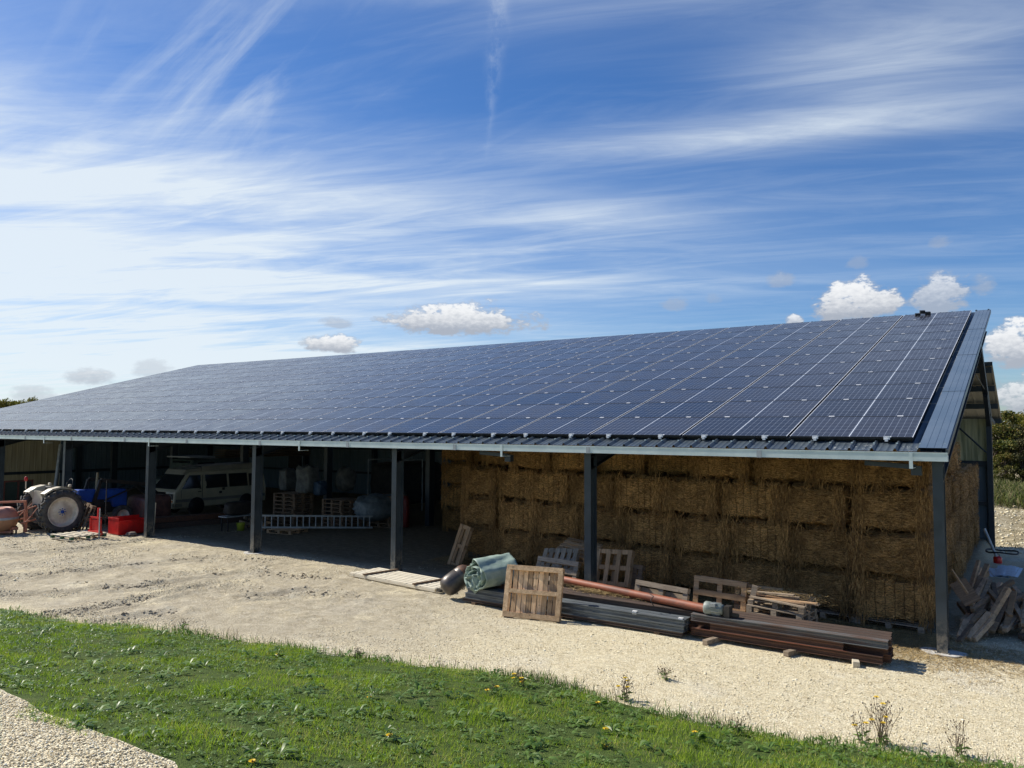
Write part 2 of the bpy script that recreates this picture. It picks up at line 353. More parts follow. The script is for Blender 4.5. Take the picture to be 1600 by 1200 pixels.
def leafmat(name, cols, scale=.6, rough=.55, transl=.32, spread=.4):
    m, nt, b, oc = material(name)
    g = nt.new('ShaderNodeNewGeometry').outputs['Random Per Island']
    n = nt.noise(oc, scale, 4, .6)
    f = nt.m('ADD', nt.m('MULTIPLY', nt.m('SUBTRACT', n, .5), 1.6), nt.m('ADD', nt.m('MULTIPLY', nt.m('SUBTRACT', g, .5), spread * 2), .5), clamp=True)
    k = len(cols)
    c = nt.ramp(f, [((i + .5) / k, cc_) for i, cc_ in enumerate(cols)])
    nt.put(b.inputs['Base Color'], c); b.inputs['Roughness'].default_value = rough; b.inputs['Specular IOR Level'].default_value = .3
    tr = nt.new('ShaderNodeBsdfTranslucent'); nt.put(tr.inputs[0], nt.mix(1., c, (1.1, 1.3, .6), 'MULTIPLY'))
    mx = nt.new('ShaderNodeMixShader'); mx.inputs[0].default_value = transl
    nt.l.new(b.outputs[0], mx.inputs[1]); nt.l.new(tr.outputs[0], mx.inputs[2])
    nt.l.new(mx.outputs[0], nt.n['Material Output'].inputs[0]); return m
M['grass'] = leafmat('grass_blades', [(.095, .15, .015), (.22, .32, .022), (.36, .49, .035), (.45, .55, .06), (.50, .43, .16)], .9)
M['weed'] = leafmat('broad_leaves', [(.055, .11, .025), (.105, .19, .035), (.165, .26, .055), (.22, .30, .11)], 1.2, .4)
M['foliage'] = leafmat('autumn_foliage', [(.055, .07, .016), (.11, .125, .028), (.18, .16, .038), (.24, .165, .05)], .5, .7, .2)
M['foliage_dark'] = leafmat('dark_foliage', [(.04, .045, .018), (.07, .07, .025), (.12, .10, .04)], .5, .7, .15)
M['foliage_yellow'] = leafmat('yellow_foliage', [(.09, .10, .02), (.16, .15, .03), (.25, .20, .05)], .5, .7, .25)
M['fieldweed'] = leafmat('field_weeds', [(.07, .085, .025), (.14, .14, .05), (.20, .17, .09), (.12, .16, .04)], .25, .8, .2)

# ------------------------------------------------------------------ mesh builder
def rotm(rx=0, ry=0, rz=0):
    return (Matrix.Rotation(rad(rz), 3, 'Z') @ Matrix.Rotation(rad(ry), 3, 'Y') @ Matrix.Rotation(rad(rx), 3, 'X'))
class MB:
    def __init__(s): s.v = []; s.f = []; s.mi = []; s.cur = 0; s.sm = []
    def _add(s, vs, fs, smooth=False):
        o = len(s.v); s.v += [tuple(v) for v in vs]
        for f in fs: s.f.append([i + o for i in f]); s.mi.append(s.cur); s.sm.append(smooth)
    def box(s, c, size, rot=None):
        c = Vector(c); h = Vector(size) / 2; vs = []
        for i in (-1, 1):
            for j in (-1, 1):
                for k in (-1, 1):
                    p = Vector((i * h.x, j * h.y, k * h.z)); p = rot @ p if rot else p; vs.append(c + p)
        s._add(vs, [(0, 1, 3, 2), (4, 6, 7, 5), (0, 4, 5, 1), (2, 3, 7, 6), (0, 2, 6, 4), (1, 5, 7, 3)]); return s
    def b2(s, p0, p1):
        p0, p1 = Vector(p0), Vector(p1); return s.box((p0 + p1) / 2, [abs(a) for a in (p1 - p0)])
    def beam(s, p0, p1, wd, hd, up=(0, 0, 1)):
        p0, p1 = Vector(p0), Vector(p1); d = (p1 - p0); L = d.length; d.normalize()
        u = Vector(up); r = d.cross(u)
        if r.length < 1e-4: r = d.cross(Vector((1, 0, 0)))
        r.normalize(); u = r.cross(d)
        return s.box((p0 + p1) / 2, (L, wd, hd), Matrix((d, r, u)).transposed())
    def tube(s, pts, r, n=10, cap=True, smooth=True):
        pts = [Vector(p) for p in pts]
        if not hasattr(r, '__len__'): r = [r] * len(pts)
        rings = []; ref = Vector((.31, .2, .93))
        for i, p in enumerate(pts):
            d = (pts[min(i + 1, len(pts) - 1)] - pts[max(i - 1, 0)]).normalized()
            a = d.cross(ref)
            if a.length < .05: a = d.cross(Vector((1, 0, 0)))
            a.normalize(); b = d.cross(a)
            rings.append([p + (a * math.cos(2 * PI * k / n) + b * math.sin(2 * PI * k / n)) * r[i] for k in range(n)])
        vs = [v for R_ in rings for v in R_]; fs = []
        for i in range(len(pts) - 1):
            for k in range(n): fs.append((i * n + k, i * n + (k + 1) % n, (i + 1) * n + (k + 1) % n, (i + 1) * n + k))
        s._add(vs, fs, smooth)
        if cap:
            s._add(rings[0], [tuple(range(n))]); s._add(rings[-1], [tuple(range(n))[::-1]])
        return s
    def lathe(s, prof, c=(0, 0, 0), rot=None, n=24, smooth=True, cap=True):
        """prof = (radius, height) along local z"""
        c = Vector(c); vs = []
        for r_, h_ in prof:
            for k in range(n):
                p = Vector((r_ * math.cos(2 * PI * k / n), r_ * math.sin(2 * PI * k / n), h_)); vs.append(c + (rot @ p if rot else p))
        fs = []
        for i in range(len(prof) - 1):
            for k in range(n): fs.append((i * n + k, i * n + (k + 1) % n, (i + 1) * n + (k + 1) % n, (i + 1) * n + k))
        s._add(vs, fs, smooth)
        for i in (0, len(prof) - 1):
            if cap and prof[i][0] > 1e-3: s._add(vs[i * n:(i + 1) * n], [tuple(range(n))])
        return s
    def quad(s, *p, smooth=False): s._add(p, [tuple(range(len(p)))], smooth); return s
    def prism(s, poly, a, b, f):
        """extrude polygon (p,q) between a and b; f(p,q,t) -> point"""
        n = len(poly); vs = [f(p, q_, a) for p, q_ in poly] + [f(p, q_, b) for p, q_ in poly]
        s._add(vs, [tuple(range(n))[::-1], tuple(range(n, 2 * n))] + [(i, (i + 1) % n, n + (i + 1) % n, n + i) for i in range(n)]); return s
    def build(s, name, mats, parent=None, loc=(0, 0, 0), bevel=0., sub=0):
        me = bpy.data.meshes.new(name); me.from_pydata(s.v, [], s.f)
        if not isinstance(mats, (list, tuple)): mats = [mats]
        for m_ in mats: me.materials.append(M[m_] if isinstance(m_, str) else m_)
        me.polygons.foreach_set('material_index', s.mi); me.polygons.foreach_set('use_smooth', s.sm); me.update()
        o = bpy.data.objects.new(name, me); COL.objects.link(o); o.location = loc
        if parent: o.parent = parent
        if bevel:
            b = o.modifiers.new('bevel', 'BEVEL'); b.width = bevel; b.segments = 2; b.limit_method = 'ANGLE'
        if sub:
            b = o.modifiers.new('sub', 'SUBSURF'); b.levels = sub; b.render_levels = sub
        return o
def npmesh(name, V, F, mats, parent=None, smooth=False, mi=None):
    """V (n,3), F (m,k) with constant k"""
    V = np.asarray(V, np.float32); F = np.asarray(F, np.int32); k = F.shape[1]
    me = bpy.data.meshes.new(name); me.vertices.add(len(V)); me.vertices.foreach_set('co', V.ravel())
    me.loops.add(F.size); me.loops.foreach_set('vertex_index', F.ravel())
    me.polygons.add(len(F)); me.polygons.foreach_set('loop_start', np.arange(0, F.size, k, dtype=np.int32))
    me.polygons.foreach_set('loop_total', np.full(len(F), k, np.int32))
    if smooth: me.polygons.foreach_set('use_smooth', np.ones(len(F), bool))
    if mi is not None: me.polygons.foreach_set('material_index', mi)
    for m_ in (mats if isinstance(mats, (list, tuple)) else [mats]): me.materials.append(M[m_] if isinstance(m_, str) else m_)
    me.update(calc_edges=True); me.validate()
    o = bpy.data.objects.new(name, me); COL.objects.link(o)
    if parent: o.parent = parent
    return o
def tag(o, label=None, cat=None, group=None, kind=None):
    if label: o['label'] = label
    if cat: o['category'] = cat
    if group: o['group'] = group
    if kind: o['kind'] = kind
    return o
def thing(name, label, cat, loc=(0, 0, 0), rot=(0, 0, 0), group=None):
    o = bpy.data.objects.new(name, None); COL.objects.link(o); o.location = loc
    o.rotation_euler = [rad(a) for a in rot]; o.empty_display_size = .2
    return tag(o, label, cat, group)
KIDS = {}
def kids(o):
    return [c for c in bpy.data.objects if c.parent == o]
def dup(root, loc, rot, label=None, group=None):
    r = root.copy(); COL.objects.link(r); r.location = loc; r.rotation_euler = [rad(a) for a in rot]
    if label: r['label'] = label
    if group: r['group'] = group
    for ch in kids(root):
        c = ch.copy(); COL.objects.link(c); c.parent = r
        for g in kids(ch):
            d = g.copy(); COL.objects.link(d); d.parent = c
    return r
# value noise
_T = RN.random((256, 256)).astype(np.float32)
def vnoise(x, y, s=1., o=0):
    x = np.asarray(x) * s + 17.3 + o * 7.1; y = np.asarray(y) * s + 91.7 + o * 3.7
    xi = np.floor(x).astype(int); yi = np.floor(y).astype(int); fx = x - xi; fy = y - yi
    fx = fx * fx * (3 - 2 * fx); fy = fy * fy * (3 - 2 * fy)
    g = lambda a, b: _T[a & 255, b & 255]
    return (g(xi, yi) * (1 - fx) + g(xi + 1, yi) * fx) * (1 - fy) + (g(xi, yi + 1) * (1 - fx) + g(xi + 1, yi + 1) * fx) * fy - .5
def sstep(x, a, b):
    t = np.clip((x - a) / (b - a), 0, 1); return t * t * (3 - 2 * t)

# ------------------------------------------------------------------ terrain
EX = [-60, -30, -16.45, -13.71, -12.53, -11.21, -9.87, -8.71, -7.51, -5.97, -4.95, -4.14, -2.77, -2.22, -1.4, -.75, .71, 3, 10, 40]
EY = [-12, -9.4, -7.15, -6.92, -6.43, -6.09, -5.84, -5.54, -5.34, -4.93, -4.66, -4.80, -4.94, -4.84, -4.86, -4.64, -4.27, -4.1, -3.9, -3.5]
def edge_y(x): return np.interp(x, EX, EY)
def bank(x, y):
    d = np.maximum(edge_y(x) - y, 0)
    return np.minimum(.17 * d + .03 * sstep(d, 0, .5), 1.95 + 0 * d) 
def terrain(x, y, fine=True):
    x = np.asarray(x, float); y = np.asarray(y, float)
    z = bank(x, y)
    y0 = np.where(x > -.3, 14.2, 14.2 + np.clip(-.3 - x, 0, 1.2) * 6.5)
    up = sstep(y, 21.5, 33) * .8 * sstep(-x, 60, 50)
    side = sstep(x, -.42, .15); beh = np.maximum(side * sstep(y, 8, 17), sstep(y, 17.2, 18.5))
    z = z - .62 * beh * sstep(y, 8, 17) * sstep(-x, 60, 50) - .18 * sstep(y, 17, 21) * sstep(-x, 60, 50) + .0 * x
    z = z + up + .22 * vnoise(x, y, .8, 3) * sstep(y, 20, 24)
    z = z + .02 * vnoise(x, y, .35, 1)
    if fine:
        near = np.exp(-np.clip(np.hypot(x + 8, y - 2) - 25, 0, 99) / 8)
        z = z + near * (.012 * vnoise(x, y, 2.1, 2) + .008 * vnoise(x, y, 7, 4))
        mud = sstep(-x, 6, 11) * sstep(-y, -1.5, .5) * (1 - sstep(edge_y(x) + 1.0 - y, -1, .3))
        ph = (y * .96 + x * .10 + .5 * vnoise(x, y, .6, 6))
        rut = .5 + .5 * np.sin(ph * 2 * PI / 1.35)
        lug = np.sin((x * 1.0 + y * .8 + .25 * vnoise(x, y, 2, 8)) * 2 * PI / .22)
        z = z + mud * (.018 * (rut - .5) + .020 * lug * rut * (vnoise(x, y, .8, 9) > -.1) + .045 * np.maximum(vnoise(x, y, 3.3, 5), -.1) + .05 * np.maximum(vnoise(x, y, 8.3, 15), 0))
        z = z + .08 * sstep(y, 20, 23) * vnoise(x, y, 3., 7)
    z = z - .30 * sstep(y, 12, 16.5) * (x < -.5) * 0
    return z
# wheel tracks pressed into the soft left part of the yard
TRK = [((0, 868), (130, 858), (250, 842), (400, 828)), ((-60, 905), (60, 900), (200, 885), (330, 872), (420, 880)), ((-60, 935), (100, 925), (240, 915), (380, 895), (520, 905)),
       ((30, 965), (140, 955), (230, 935), (330, 915)), ((90, 985), (190, 968), (270, 955)), ((380, 935), (470, 925), (560, 935))]
_flat = terrain
SEG = [(at(*a, Z=0), at(*b, Z=0)) for tr in TRK for a, b in zip(tr, tr[1:])]
def terrain(x, y, fine=True):
    x = np.asarray(x, float); y = np.asarray(y, float); z = _flat(x, y, fine); D_ = np.full(z.shape, 9.)
    wx = x + .10 * vnoise(x, y, .9, 30); wy = y + .14 * vnoise(x, y, .8, 31)
    for a, b in SEG:
        dx_, dy_ = b.x - a.x, b.y - a.y; t_ = np.clip(((wx - a.x) * dx_ + (wy - a.y) * dy_) / (dx_ * dx_ + dy_ * dy_), 0, 1)
        D_ = np.minimum(D_, np.hypot(wx - a.x - t_ * dx_, wy - a.y - t_ * dy_))
    ok = (y > edge_y(x) + .1) * (y < .1)
    return z + ok * (-.055 * np.exp(-(D_ / .17) ** 2) + .045 * np.exp(-((D_ - .34) / .12) ** 2) * (1 + 1.2 * vnoise(x, y, 4., 33)))
def tz(x, y): return float(terrain(x, y))
gx = np.concatenate([[-900, -600, -400, -250, -160, -110, -80, -62], np.arange(-52, -30, .5), np.arange(-30, 5.0, .085), np.arange(5, 14, .4), [16, 20, 26, 35, 50, 80, 120, 200, 350, 600, 900]])
gy_ = np.concatenate([[-900, -500, -250, -120, -60, -35, -24, -19], np.arange(-17, -9, .3), np.arange(-9, 3.2, .085), np.arange(3.2, 26, .2), np.arange(26, 50, 1.), [54, 60, 70, 85, 110, 150, 220, 350, 600, 900]])
GX, GY = np.meshgrid(gx, gy_); GZ = terrain(GX, GY)
nx, ny = len(gx), len(gy_)
V = np.stack([GX.ravel(), GY.ravel(), GZ.ravel()], 1)
ii = np.arange((ny - 1) * nx).reshape(ny - 1, nx)[:, :-1].ravel()
F = np.stack([ii, ii + 1, ii + nx + 1, ii + nx], 1)
def ground_mat():
    m, nt, b, oc = material('ground')
    at_ = nt.new('ShaderNodeAttribute', attribute_name='grass').outputs['Fac']
    mu_ = nt.new('ShaderNodeAttribute', attribute_name='mud').outputs['Fac']
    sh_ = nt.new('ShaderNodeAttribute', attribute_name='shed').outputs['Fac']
    fi_ = nt.new('ShaderNodeAttribute', attribute_name='field').outputs['Fac']
    v1 = nt.new('ShaderNodeTexVoronoi'); nt.put(v1.inputs['Vector'], oc); v1.inputs['Scale'].default_value = 62
    v2 = nt.new('ShaderNodeTexVoronoi'); nt.put(v2.inputs['Vector'], oc); v2.inputs['Scale'].default_value = 27
    rc = nt.xyz(v1.outputs['Color'])[0]; rc2 = nt.xyz(v2.outputs['Color'])[1]
    big = nt.noise(oc, .45, 5, .6); mid_ = nt.noise(oc, 3.5, 6, .7)
    g1 = nt.ramp(rc, [(.0, (.42, .34, .21)), (.3, (.60, .51, .335)), (.7, (.76, .69, .49)), (1., (.90, .86, .72))])
    g2 = nt.ramp(mid_, [(.3, (.53, .435, .27)), (.5, (.69, .60, .405)), (.7, (.79, .72, .54))])
    c = nt.mix(.55, g2, g1)
    white = nt.ss(big, .52, .66)
    c = nt.mix(nt.m('MULTIPLY', white, .35), c, nt.ramp(rc2, [(0., (.50, .47, .40)), (1., (.86, .84, .77))]))
    gn = nt.m('ADD', nt.m('MULTIPLY', nt.noise(oc, 11, 8, .8), .5), nt.m('MULTIPLY', nt.noise(oc, 38, 5, .8), .5))
    gk = nt.ss(gn, .36, .62, .62, 1.16)
    c = nt.mix(1., c, nt.comb(gk, nt.m('MULTIPLY', gk, .99), nt.m('MULTIPLY', gk, .96)), 'MULTIPLY')
    mudc = nt.ramp(nt.m('ADD', nt.m('MULTIPLY', nt.noise(oc, 3.2, 10, .78), .6), nt.m('MULTIPLY', nt.noise(oc, 26, 6, .8), .4)), [(.36, (.20, .16, .11)), (.48, (.40, .345, .255)), (.60, (.64, .58, .45))])
    mm = nt.m('MULTIPLY', mu_, nt.ss(nt.noise(oc, .7, 6, .65), .25, .52))
    c = nt.mix(nt.m('MULTIPLY', mm, .68), c, mudc)
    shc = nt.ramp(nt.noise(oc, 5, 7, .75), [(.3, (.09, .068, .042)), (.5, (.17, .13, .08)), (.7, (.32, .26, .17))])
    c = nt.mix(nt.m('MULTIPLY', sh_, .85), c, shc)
    fic = nt.ramp(nt.noise(oc, 1.3, 7, .75), [(.3, (.17, .14, .08)), (.45, (.30, .25, .155)), (.6, (.48, .42, .29)), (.75, (.16, .17, .06))])
    c = nt.mix(fi_, c, fic)
    soil = nt.ramp(nt.noise(oc, 6, 6, .7), [(.35, (.045, .07, .016)), (.6, (.08, .12, .026)), (.75, (.15, .12, .065))])
    gm = nt.ss(nt.m('ADD', at_, nt.m('MULTIPLY', nt.m('SUBTRACT', nt.noise(oc, 5, 5, .7), .5), .8)), .42, .58)
    c = nt.mix(gm, c, soil)
    nt.put(b.inputs['Base Color'], c); b.inputs['Roughness'].default_value = .95; b.inputs['Specular IOR Level'].default_value = .15
    clod = nt.noise(oc, 11, 8, .78)
    h = nt.m('ADD', nt.m('MULTIPLY', v1.outputs['Distance'], -1.), nt.m('MULTIPLY', nt.noise(oc, 22, 5, .7), 1.2))
    h = nt.m('ADD', h, nt.m('MULTIPLY', nt.m('MULTIPLY', clod, mm), 5.))
    nt.put(b.inputs['Normal'], nt.bump(h, .7, .016)); return m
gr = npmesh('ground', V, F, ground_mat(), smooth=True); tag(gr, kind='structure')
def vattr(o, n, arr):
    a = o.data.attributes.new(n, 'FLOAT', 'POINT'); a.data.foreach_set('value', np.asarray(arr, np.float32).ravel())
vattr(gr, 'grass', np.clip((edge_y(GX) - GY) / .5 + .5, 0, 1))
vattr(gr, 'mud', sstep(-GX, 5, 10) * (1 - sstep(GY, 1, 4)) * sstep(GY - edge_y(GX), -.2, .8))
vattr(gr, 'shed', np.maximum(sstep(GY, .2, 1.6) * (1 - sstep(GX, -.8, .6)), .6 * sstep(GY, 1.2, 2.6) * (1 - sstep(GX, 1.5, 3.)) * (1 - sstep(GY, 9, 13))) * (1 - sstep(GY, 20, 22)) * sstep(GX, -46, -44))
vattr(gr, 'field', np.maximum(sstep(GY, 20.5, 22), sstep(-GX, 50, 60)) * (GY > edge_y(GX) + 1))

# gravel path over the bank (lower left)
def pathline(x):   # the path lies below this line
    return np.interp(x, PXs, PYs)
def ray_ground(u, v):
    d = CF + CR * ((u - 800) / FPX) + CU * ((600 - v) / FPX)
    t = 2.
    for _ in range(400):
        p = CP + d * t
        if p.z < tz(p.x, p.y): break
        t += .04
    return p
pp = [ray_ground(u, v) for u, v in ((0, 1082), (62, 1117), (125, 1138), (187, 1167), (272, 1198))]
pp.sort(key=lambda p: p.x)
PXs = [-40] + [p.x for p in pp] + [pp[-1].x + 2.5, 6]
PYs = [pp[0].y - .12 * (pp[0].x + 40) * -1 * 0 - 1.5] + [p.y for p in pp] + [pp[-1].y - 1.9, -15.5]
px_ = np.arange(-24, 5, .12); rows = []
for x in px_:
    y1 = float(pathline(x)) + .12 * float(vnoise(x, 0, 2.)) + .08
    rows.append([(x, y1 - t * 4.5) for t in np.linspace(0, 1, 40)])
PV = np.array(rows); pz = terrain(PV[..., 0], PV[..., 1]) + .006
PVV = np.concatenate([PV, pz[..., None]], 2).reshape(-1, 3); na = 40
jj = np.arange((len(px_) - 1) * na).reshape(len(px_) - 1, na)[:, :-1].ravel()
def path_mat():
    m, nt, b, oc = material('path_gravel')
    v1 = nt.new('ShaderNodeTexVoronoi'); nt.put(v1.inputs['Vector'], oc); v1.inputs['Scale'].default_value = 48
    rc = nt.xyz(v1.outputs['Color'])[0]
    c = nt.ramp(rc, [(0., (.46, .38, .23)), (.5, (.72, .62, .42)), (1., (.88, .81, .60))])
    nt.put(b.inputs['Base Color'], c); b.inputs['Roughness'].default_value = .95
    nt.put(b.inputs['Normal'], nt.bump(nt.m('MULTIPLY', v1.outputs['Distance'], -1.), .9, .03)); return m
tag(npmesh('path', PVV, np.stack([jj, jj + na, jj + na + 1, jj + 1], 1), path_mat(), smooth=True), kind='structure')

# loose stones
def stones(name, P, size, label, kind='stuff', stretch=.7, seed=3):
    r = np.random.default_rng(seed); n = len(P)
    base_ = np.array([[1, 0, 0], [-1, 0, 0], [0, 1, 0], [0, -1, 0], [0, 0, .7], [0, 0, -.7], [.6, .6, .35], [-.6, -.6, .35]], np.float32)
    base_ = base_[:6]
    fc = np.array([[0, 2, 4], [2, 1, 4], [1, 3, 4], [3, 0, 4], [2, 0, 5], [1, 2, 5], [3, 1, 5], [0, 3, 5]])
    B = np.repeat(base_[None], n, 0) * (1 + .5 * (r.random((n, 6, 3)) - .5)) * np.stack([np.ones(n), .55 + .5 * r.random(n), .5 + .4 * r.random(n)], 1)[:, None]
    a = r.random(n) * 2 * PI; c, s = np.cos(a), np.sin(a)
    x = B[..., 0] * c[:, None] - B[..., 1] * s[:, None]; y = B[..., 0] * s[:, None] + B[..., 1] * c[:, None]
    B = np.stack([x, y, B[..., 2]], 2) * size[:, None, None] + P[:, None, :]
    Fc = fc[None] + (np.arange(n) * 6)[:, None, None]
    m, nt, b, oc = material(name + '_mat')
    g = nt.new('ShaderNodeNewGeometry').outputs['Random Per Island']
    nt.put(b.inputs['Base Color'], nt.ramp(g, [(0., (.34, .27, .16)), (.2, (.58, .49, .32)), (.45, (.74, .64, .43)), (.75, (.86, .79, .58)), (1., (.93, .89, .75))])); b.inputs['Roughness'].default_value = .9
    return tag(npmesh(name, B.reshape(-1, 3), Fc.reshape(-1, 3), m), label, 'gravel', kind=kind)
n = 52000; X = RN.uniform(-16, -2, n); Yp = pathline(X) + .12 * vnoise(X, X * 0, 2.) + .06 - RN.random(n) ** 1.0 * 3.4
keep = RN.random(n) < 1.0; X, Yp = X[keep], Yp[keep]
stones('path_stones', np.stack([X, Yp, terrain(X, Yp) + .012], 1), RN.uniform(.007, .016, len(X)), 'pale limestone gravel covering the path at the lower left corner')
# churned clods along the wheel tracks
PC = []
for k, tr in enumerate(TRK):
    pts = [at(u, v, Z=0) for u, v in tr]
    for a, b in zip(pts, pts[1:]):
        m_ = int((b - a).length * (150 if k in (2, 3) else 80)); t_ = RN.random(m_)[:, None]
        q_ = np.array(a)[None] * (1 - t_) + np.array(b)[None] * t_; q_[:, :2] += RN.normal(0, .16, (m_, 2)); PC.append(q_)
PC = np.concatenate(PC); PC = PC[PC[:, 1] > edge_y(PC[:, 0]) + .15]; PC = PC[vnoise(PC[:, 0], PC[:, 1], 1.3, 16) > -.12]
PC[:, 2] = terrain(PC[:, 0], PC[:, 1])
stones('earth_clods', PC, RN.uniform(.012, .05, len(PC)) * (.6 + .6 * RN.random(len(PC))), 'churned clods of pale earth along the wheel tracks at the left of the yard', seed=12)
cm_ = bpy.data.materials['earth_clods_mat']; [setattr(e, 'color', c_) for e, c_ in zip([n_ for n_ in cm_.node_tree.nodes if n_.type == 'VALTORGB'][0].color_ramp.elements, ((.17, .14, .10, 1), (.25, .205, .14, 1), (.36, .30, .21, 1), (.44, .38, .27, 1), (.55, .49, .37, 1)))]
n = 62000; X = np.where(RN.random(n) < .6, RN.uniform(-17, 5, n), RN.uniform(-29, -12, n)); Yp = edge_y(X) - .25 + RN.random(n) ** 1.25 * 8.2
keep = (vnoise(X, Yp, 1.1, 11) > -.25 + .35 * sstep(-X, 7, 12)) & ~((Yp > .6) & (X < -.2) & (RN.random(n) < .75))
X, Yp = X[keep], Yp[keep]
stones('yard_stones', np.stack([X, Yp, terrain(X, Yp) + .004], 1), RN.uniform(.006, .015, len(X)) * (1 + .9 * (RN.random(len(X)) > .96)) * (1 + .7 * sstep(-X, 10, 20)), 'pale limestone gravel spread over the farm yard', seed=5)

# ------------------------------------------------------------------ the barn
TH = rad(15.13); TT = math.tan(TH); Z0 = 3.375; YR = 16.4; XL = -44.62
zr = lambda y: Z0 + y * TT
barn = thing('barn', 'long open-fronted farm shed whose slate blue roof is covered in solar panels', 'barn', (-22, 8, 0))
BO = Vector((22, -8, 0))      # barn children keep world coordinates
def bbuild(mb, name, mat, parent=None, bevel=0.):
    o = mb.build(name, mat, parent or barn, BO if parent is None else (0, 0, 0), bevel); return o
# trapezoidal roof sheet
prof = [(-.0, -.10), (0, 0)]; x = 0.; ribs = []
while x > XL + .4:
    ribs.append(x)
    prof += [(x - .02, .045), (x - .045, .045), (x - .065, 0), (x - .16, 0), (x - .168, .008), (x - .176, 0), (x - .27, 0), (x - .278, .008), (x - .286, 0), (x - .362, 0)]
    x -= .362
prof += [(XL, 0), (XL, -.10)]
ysl = [0, 4.1, 4.101, 8.2, 8.201, 12.3, 12.301, YR]; lift = [0, 0, .006, .006, .012, .012, .018, .018]
Vv = []
for yy, lf in zip(ysl, lift):
    for px, pz_ in prof: Vv.append((px, yy, zr(yy) + pz_ + lf - .012))
np_ = len(prof); Ff = []
for i in range(len(ysl) - 1):
    for k in range(np_ - 1): Ff.append((i * np_ + k, i * np_ + k + 1, (i + 1) * np_ + k + 1, (i + 1) * np_ + k))
rs = npmesh('roof', Vv, Ff, 'roof', barn); rs.location = BO
# verge flashing, ridge flashing
mb = MB(); mb.beam((.02, -.01, zr(0) - .02), (.02, YR + .05, zr(YR + .05) + .0), .035, .10); bbuild(mb, 'verge_trim', 'roof')
mb = MB(); mb.beam((XL - .02, -.01, zr(0)), (XL - .02, YR + .05, zr(YR + .05)), .035, .12)
bbuild(mb, 'verge_trim', 'roof')
mb = MB()
for i in range(4):
    y0_, y1_ = (0, 4.15, 8.25, 12.35)[i], (4.18, 8.28, 12.38, YR + .06)[i]; pf = [(.02, -.05), (.02, .052), (-.05, .052), (-.054, .047), (-.06, .052), (-.16, .052), (-.164, .047), (-.17, .052), (-.27, .052), (-.274, .047), (-.28, .052), (-.40, .052), (-.40, .0)]
    for (a_, za), (b_, zb_) in zip(pf, pf[1:]): mb.quad((a_, y0_ - .01, zr(y0_) + za + .003 * i), (b_, y0_ - .01, zr(y0_) + zb_ + .003 * i), (b_, y1_, zr(y1_) + zb_ + .003 * i), (a_, y1_, zr(y1_) + za + .003 * i))
bbuild(mb, 'verge_flashing', 'flash')
mb = MB()
for r_ in ribs[:24]:   # stepped sheet ends showing under the verge, screws at the top edge
    mb.box((r_ - .033, YR + .02, zr(YR) + .065), (.05, .08, .05))
mb.beam((.0, YR + .03, zr(YR) - .05), (XL, YR + .03, zr(YR) - .05), .03, .13)
bbuild(mb, 'ridge_trim', 'roof')
mb = MB(); q_ = at(1430, 489, Y=15.7)
for a_, b_ in ((-.2, .0), (-.05, .09), (.12, .03)): mb.box((-1.95 + a_, 15.95, zr(15.95) + .12 + b_), (.16, .22, .10), rotm(15, 0, 12))
bbuild(mb, 'junction_box', 'black')
# underside purlins and rafters
mb = MB()
for yy in np.arange(1.2, YR, 1.62):
    mb.beam((XL + .2, yy, zr(yy) - .12), (-.1, yy, zr(yy) - .12), .07, .17)
bbuild(mb, 'purlins', 'steel_dark')
PX = [-.15, -6.82, -12.46, -18.10, -23.74, -29.38, -35.02, -40.66, -44.45]
YB = 16.9
for x in PX:
    mb = MB()
    mb.b2((x - .08, .26, 0), (x + .08, .275, 3.24)); mb.b2((x - .08, .525, 0), (x + .08, .54, 3.24)); mb.b2((x - .006, .275, 0), (x + .006, .525, 3.24))
    mb.b2((x - .13, .21, .0), (x + .13, .59, .025))
    for bx in (-.1, .1):
        for by in (.24, .56): mb.lathe([(.016, 0), (.016, .022), (0, .022)], (x + bx, by, .025), None, 6)
    p = bbuild(mb, 'post', 'post_steel')
    if x > -7: p['label'] = None; del p['label']
    mb = MB(); t0 = (x, .3, zr(.3) - .36); t1 = (x, YR - .4, zr(YR - .4) - .36)
    mb.beam(t0, t1, .15, .02); mb.beam((x, .3, zr(.3) - .36 - .13), (x, YR - .4, zr(YR - .4) - .49), .012, .26); mb.beam((x, .3, zr(.3) - .62), (x, YR - .4, zr(YR - .4) - .62), .15, .02)
    # rear rafter of the lean-to slope
    mb.beam((x, 12.2, 6.45), (x, YB + .1, 4.28), .15, .24)
    mb.beam((x, 15.2, 4.95), (x, YB, 3.9), .13, .20); mb.beam((x, YB, 4.2), (x, 20.4, 4.02), .10, .12)
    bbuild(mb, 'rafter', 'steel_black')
    mb = MB(); mb.b2((x - .08, YB - .15, -.9), (x + .08, YB + .15, 4.35)); bbuild(mb, 'rear_post', 'steel_dark')
    if x < -30 or x in PX[3:6]:
        mb = MB(); mb.b2((x - .1, 8.2, 0), (x + .1, 8.5, zr(8.3) - .6)); bbuild(mb, 'middle_post', 'steel_dark')
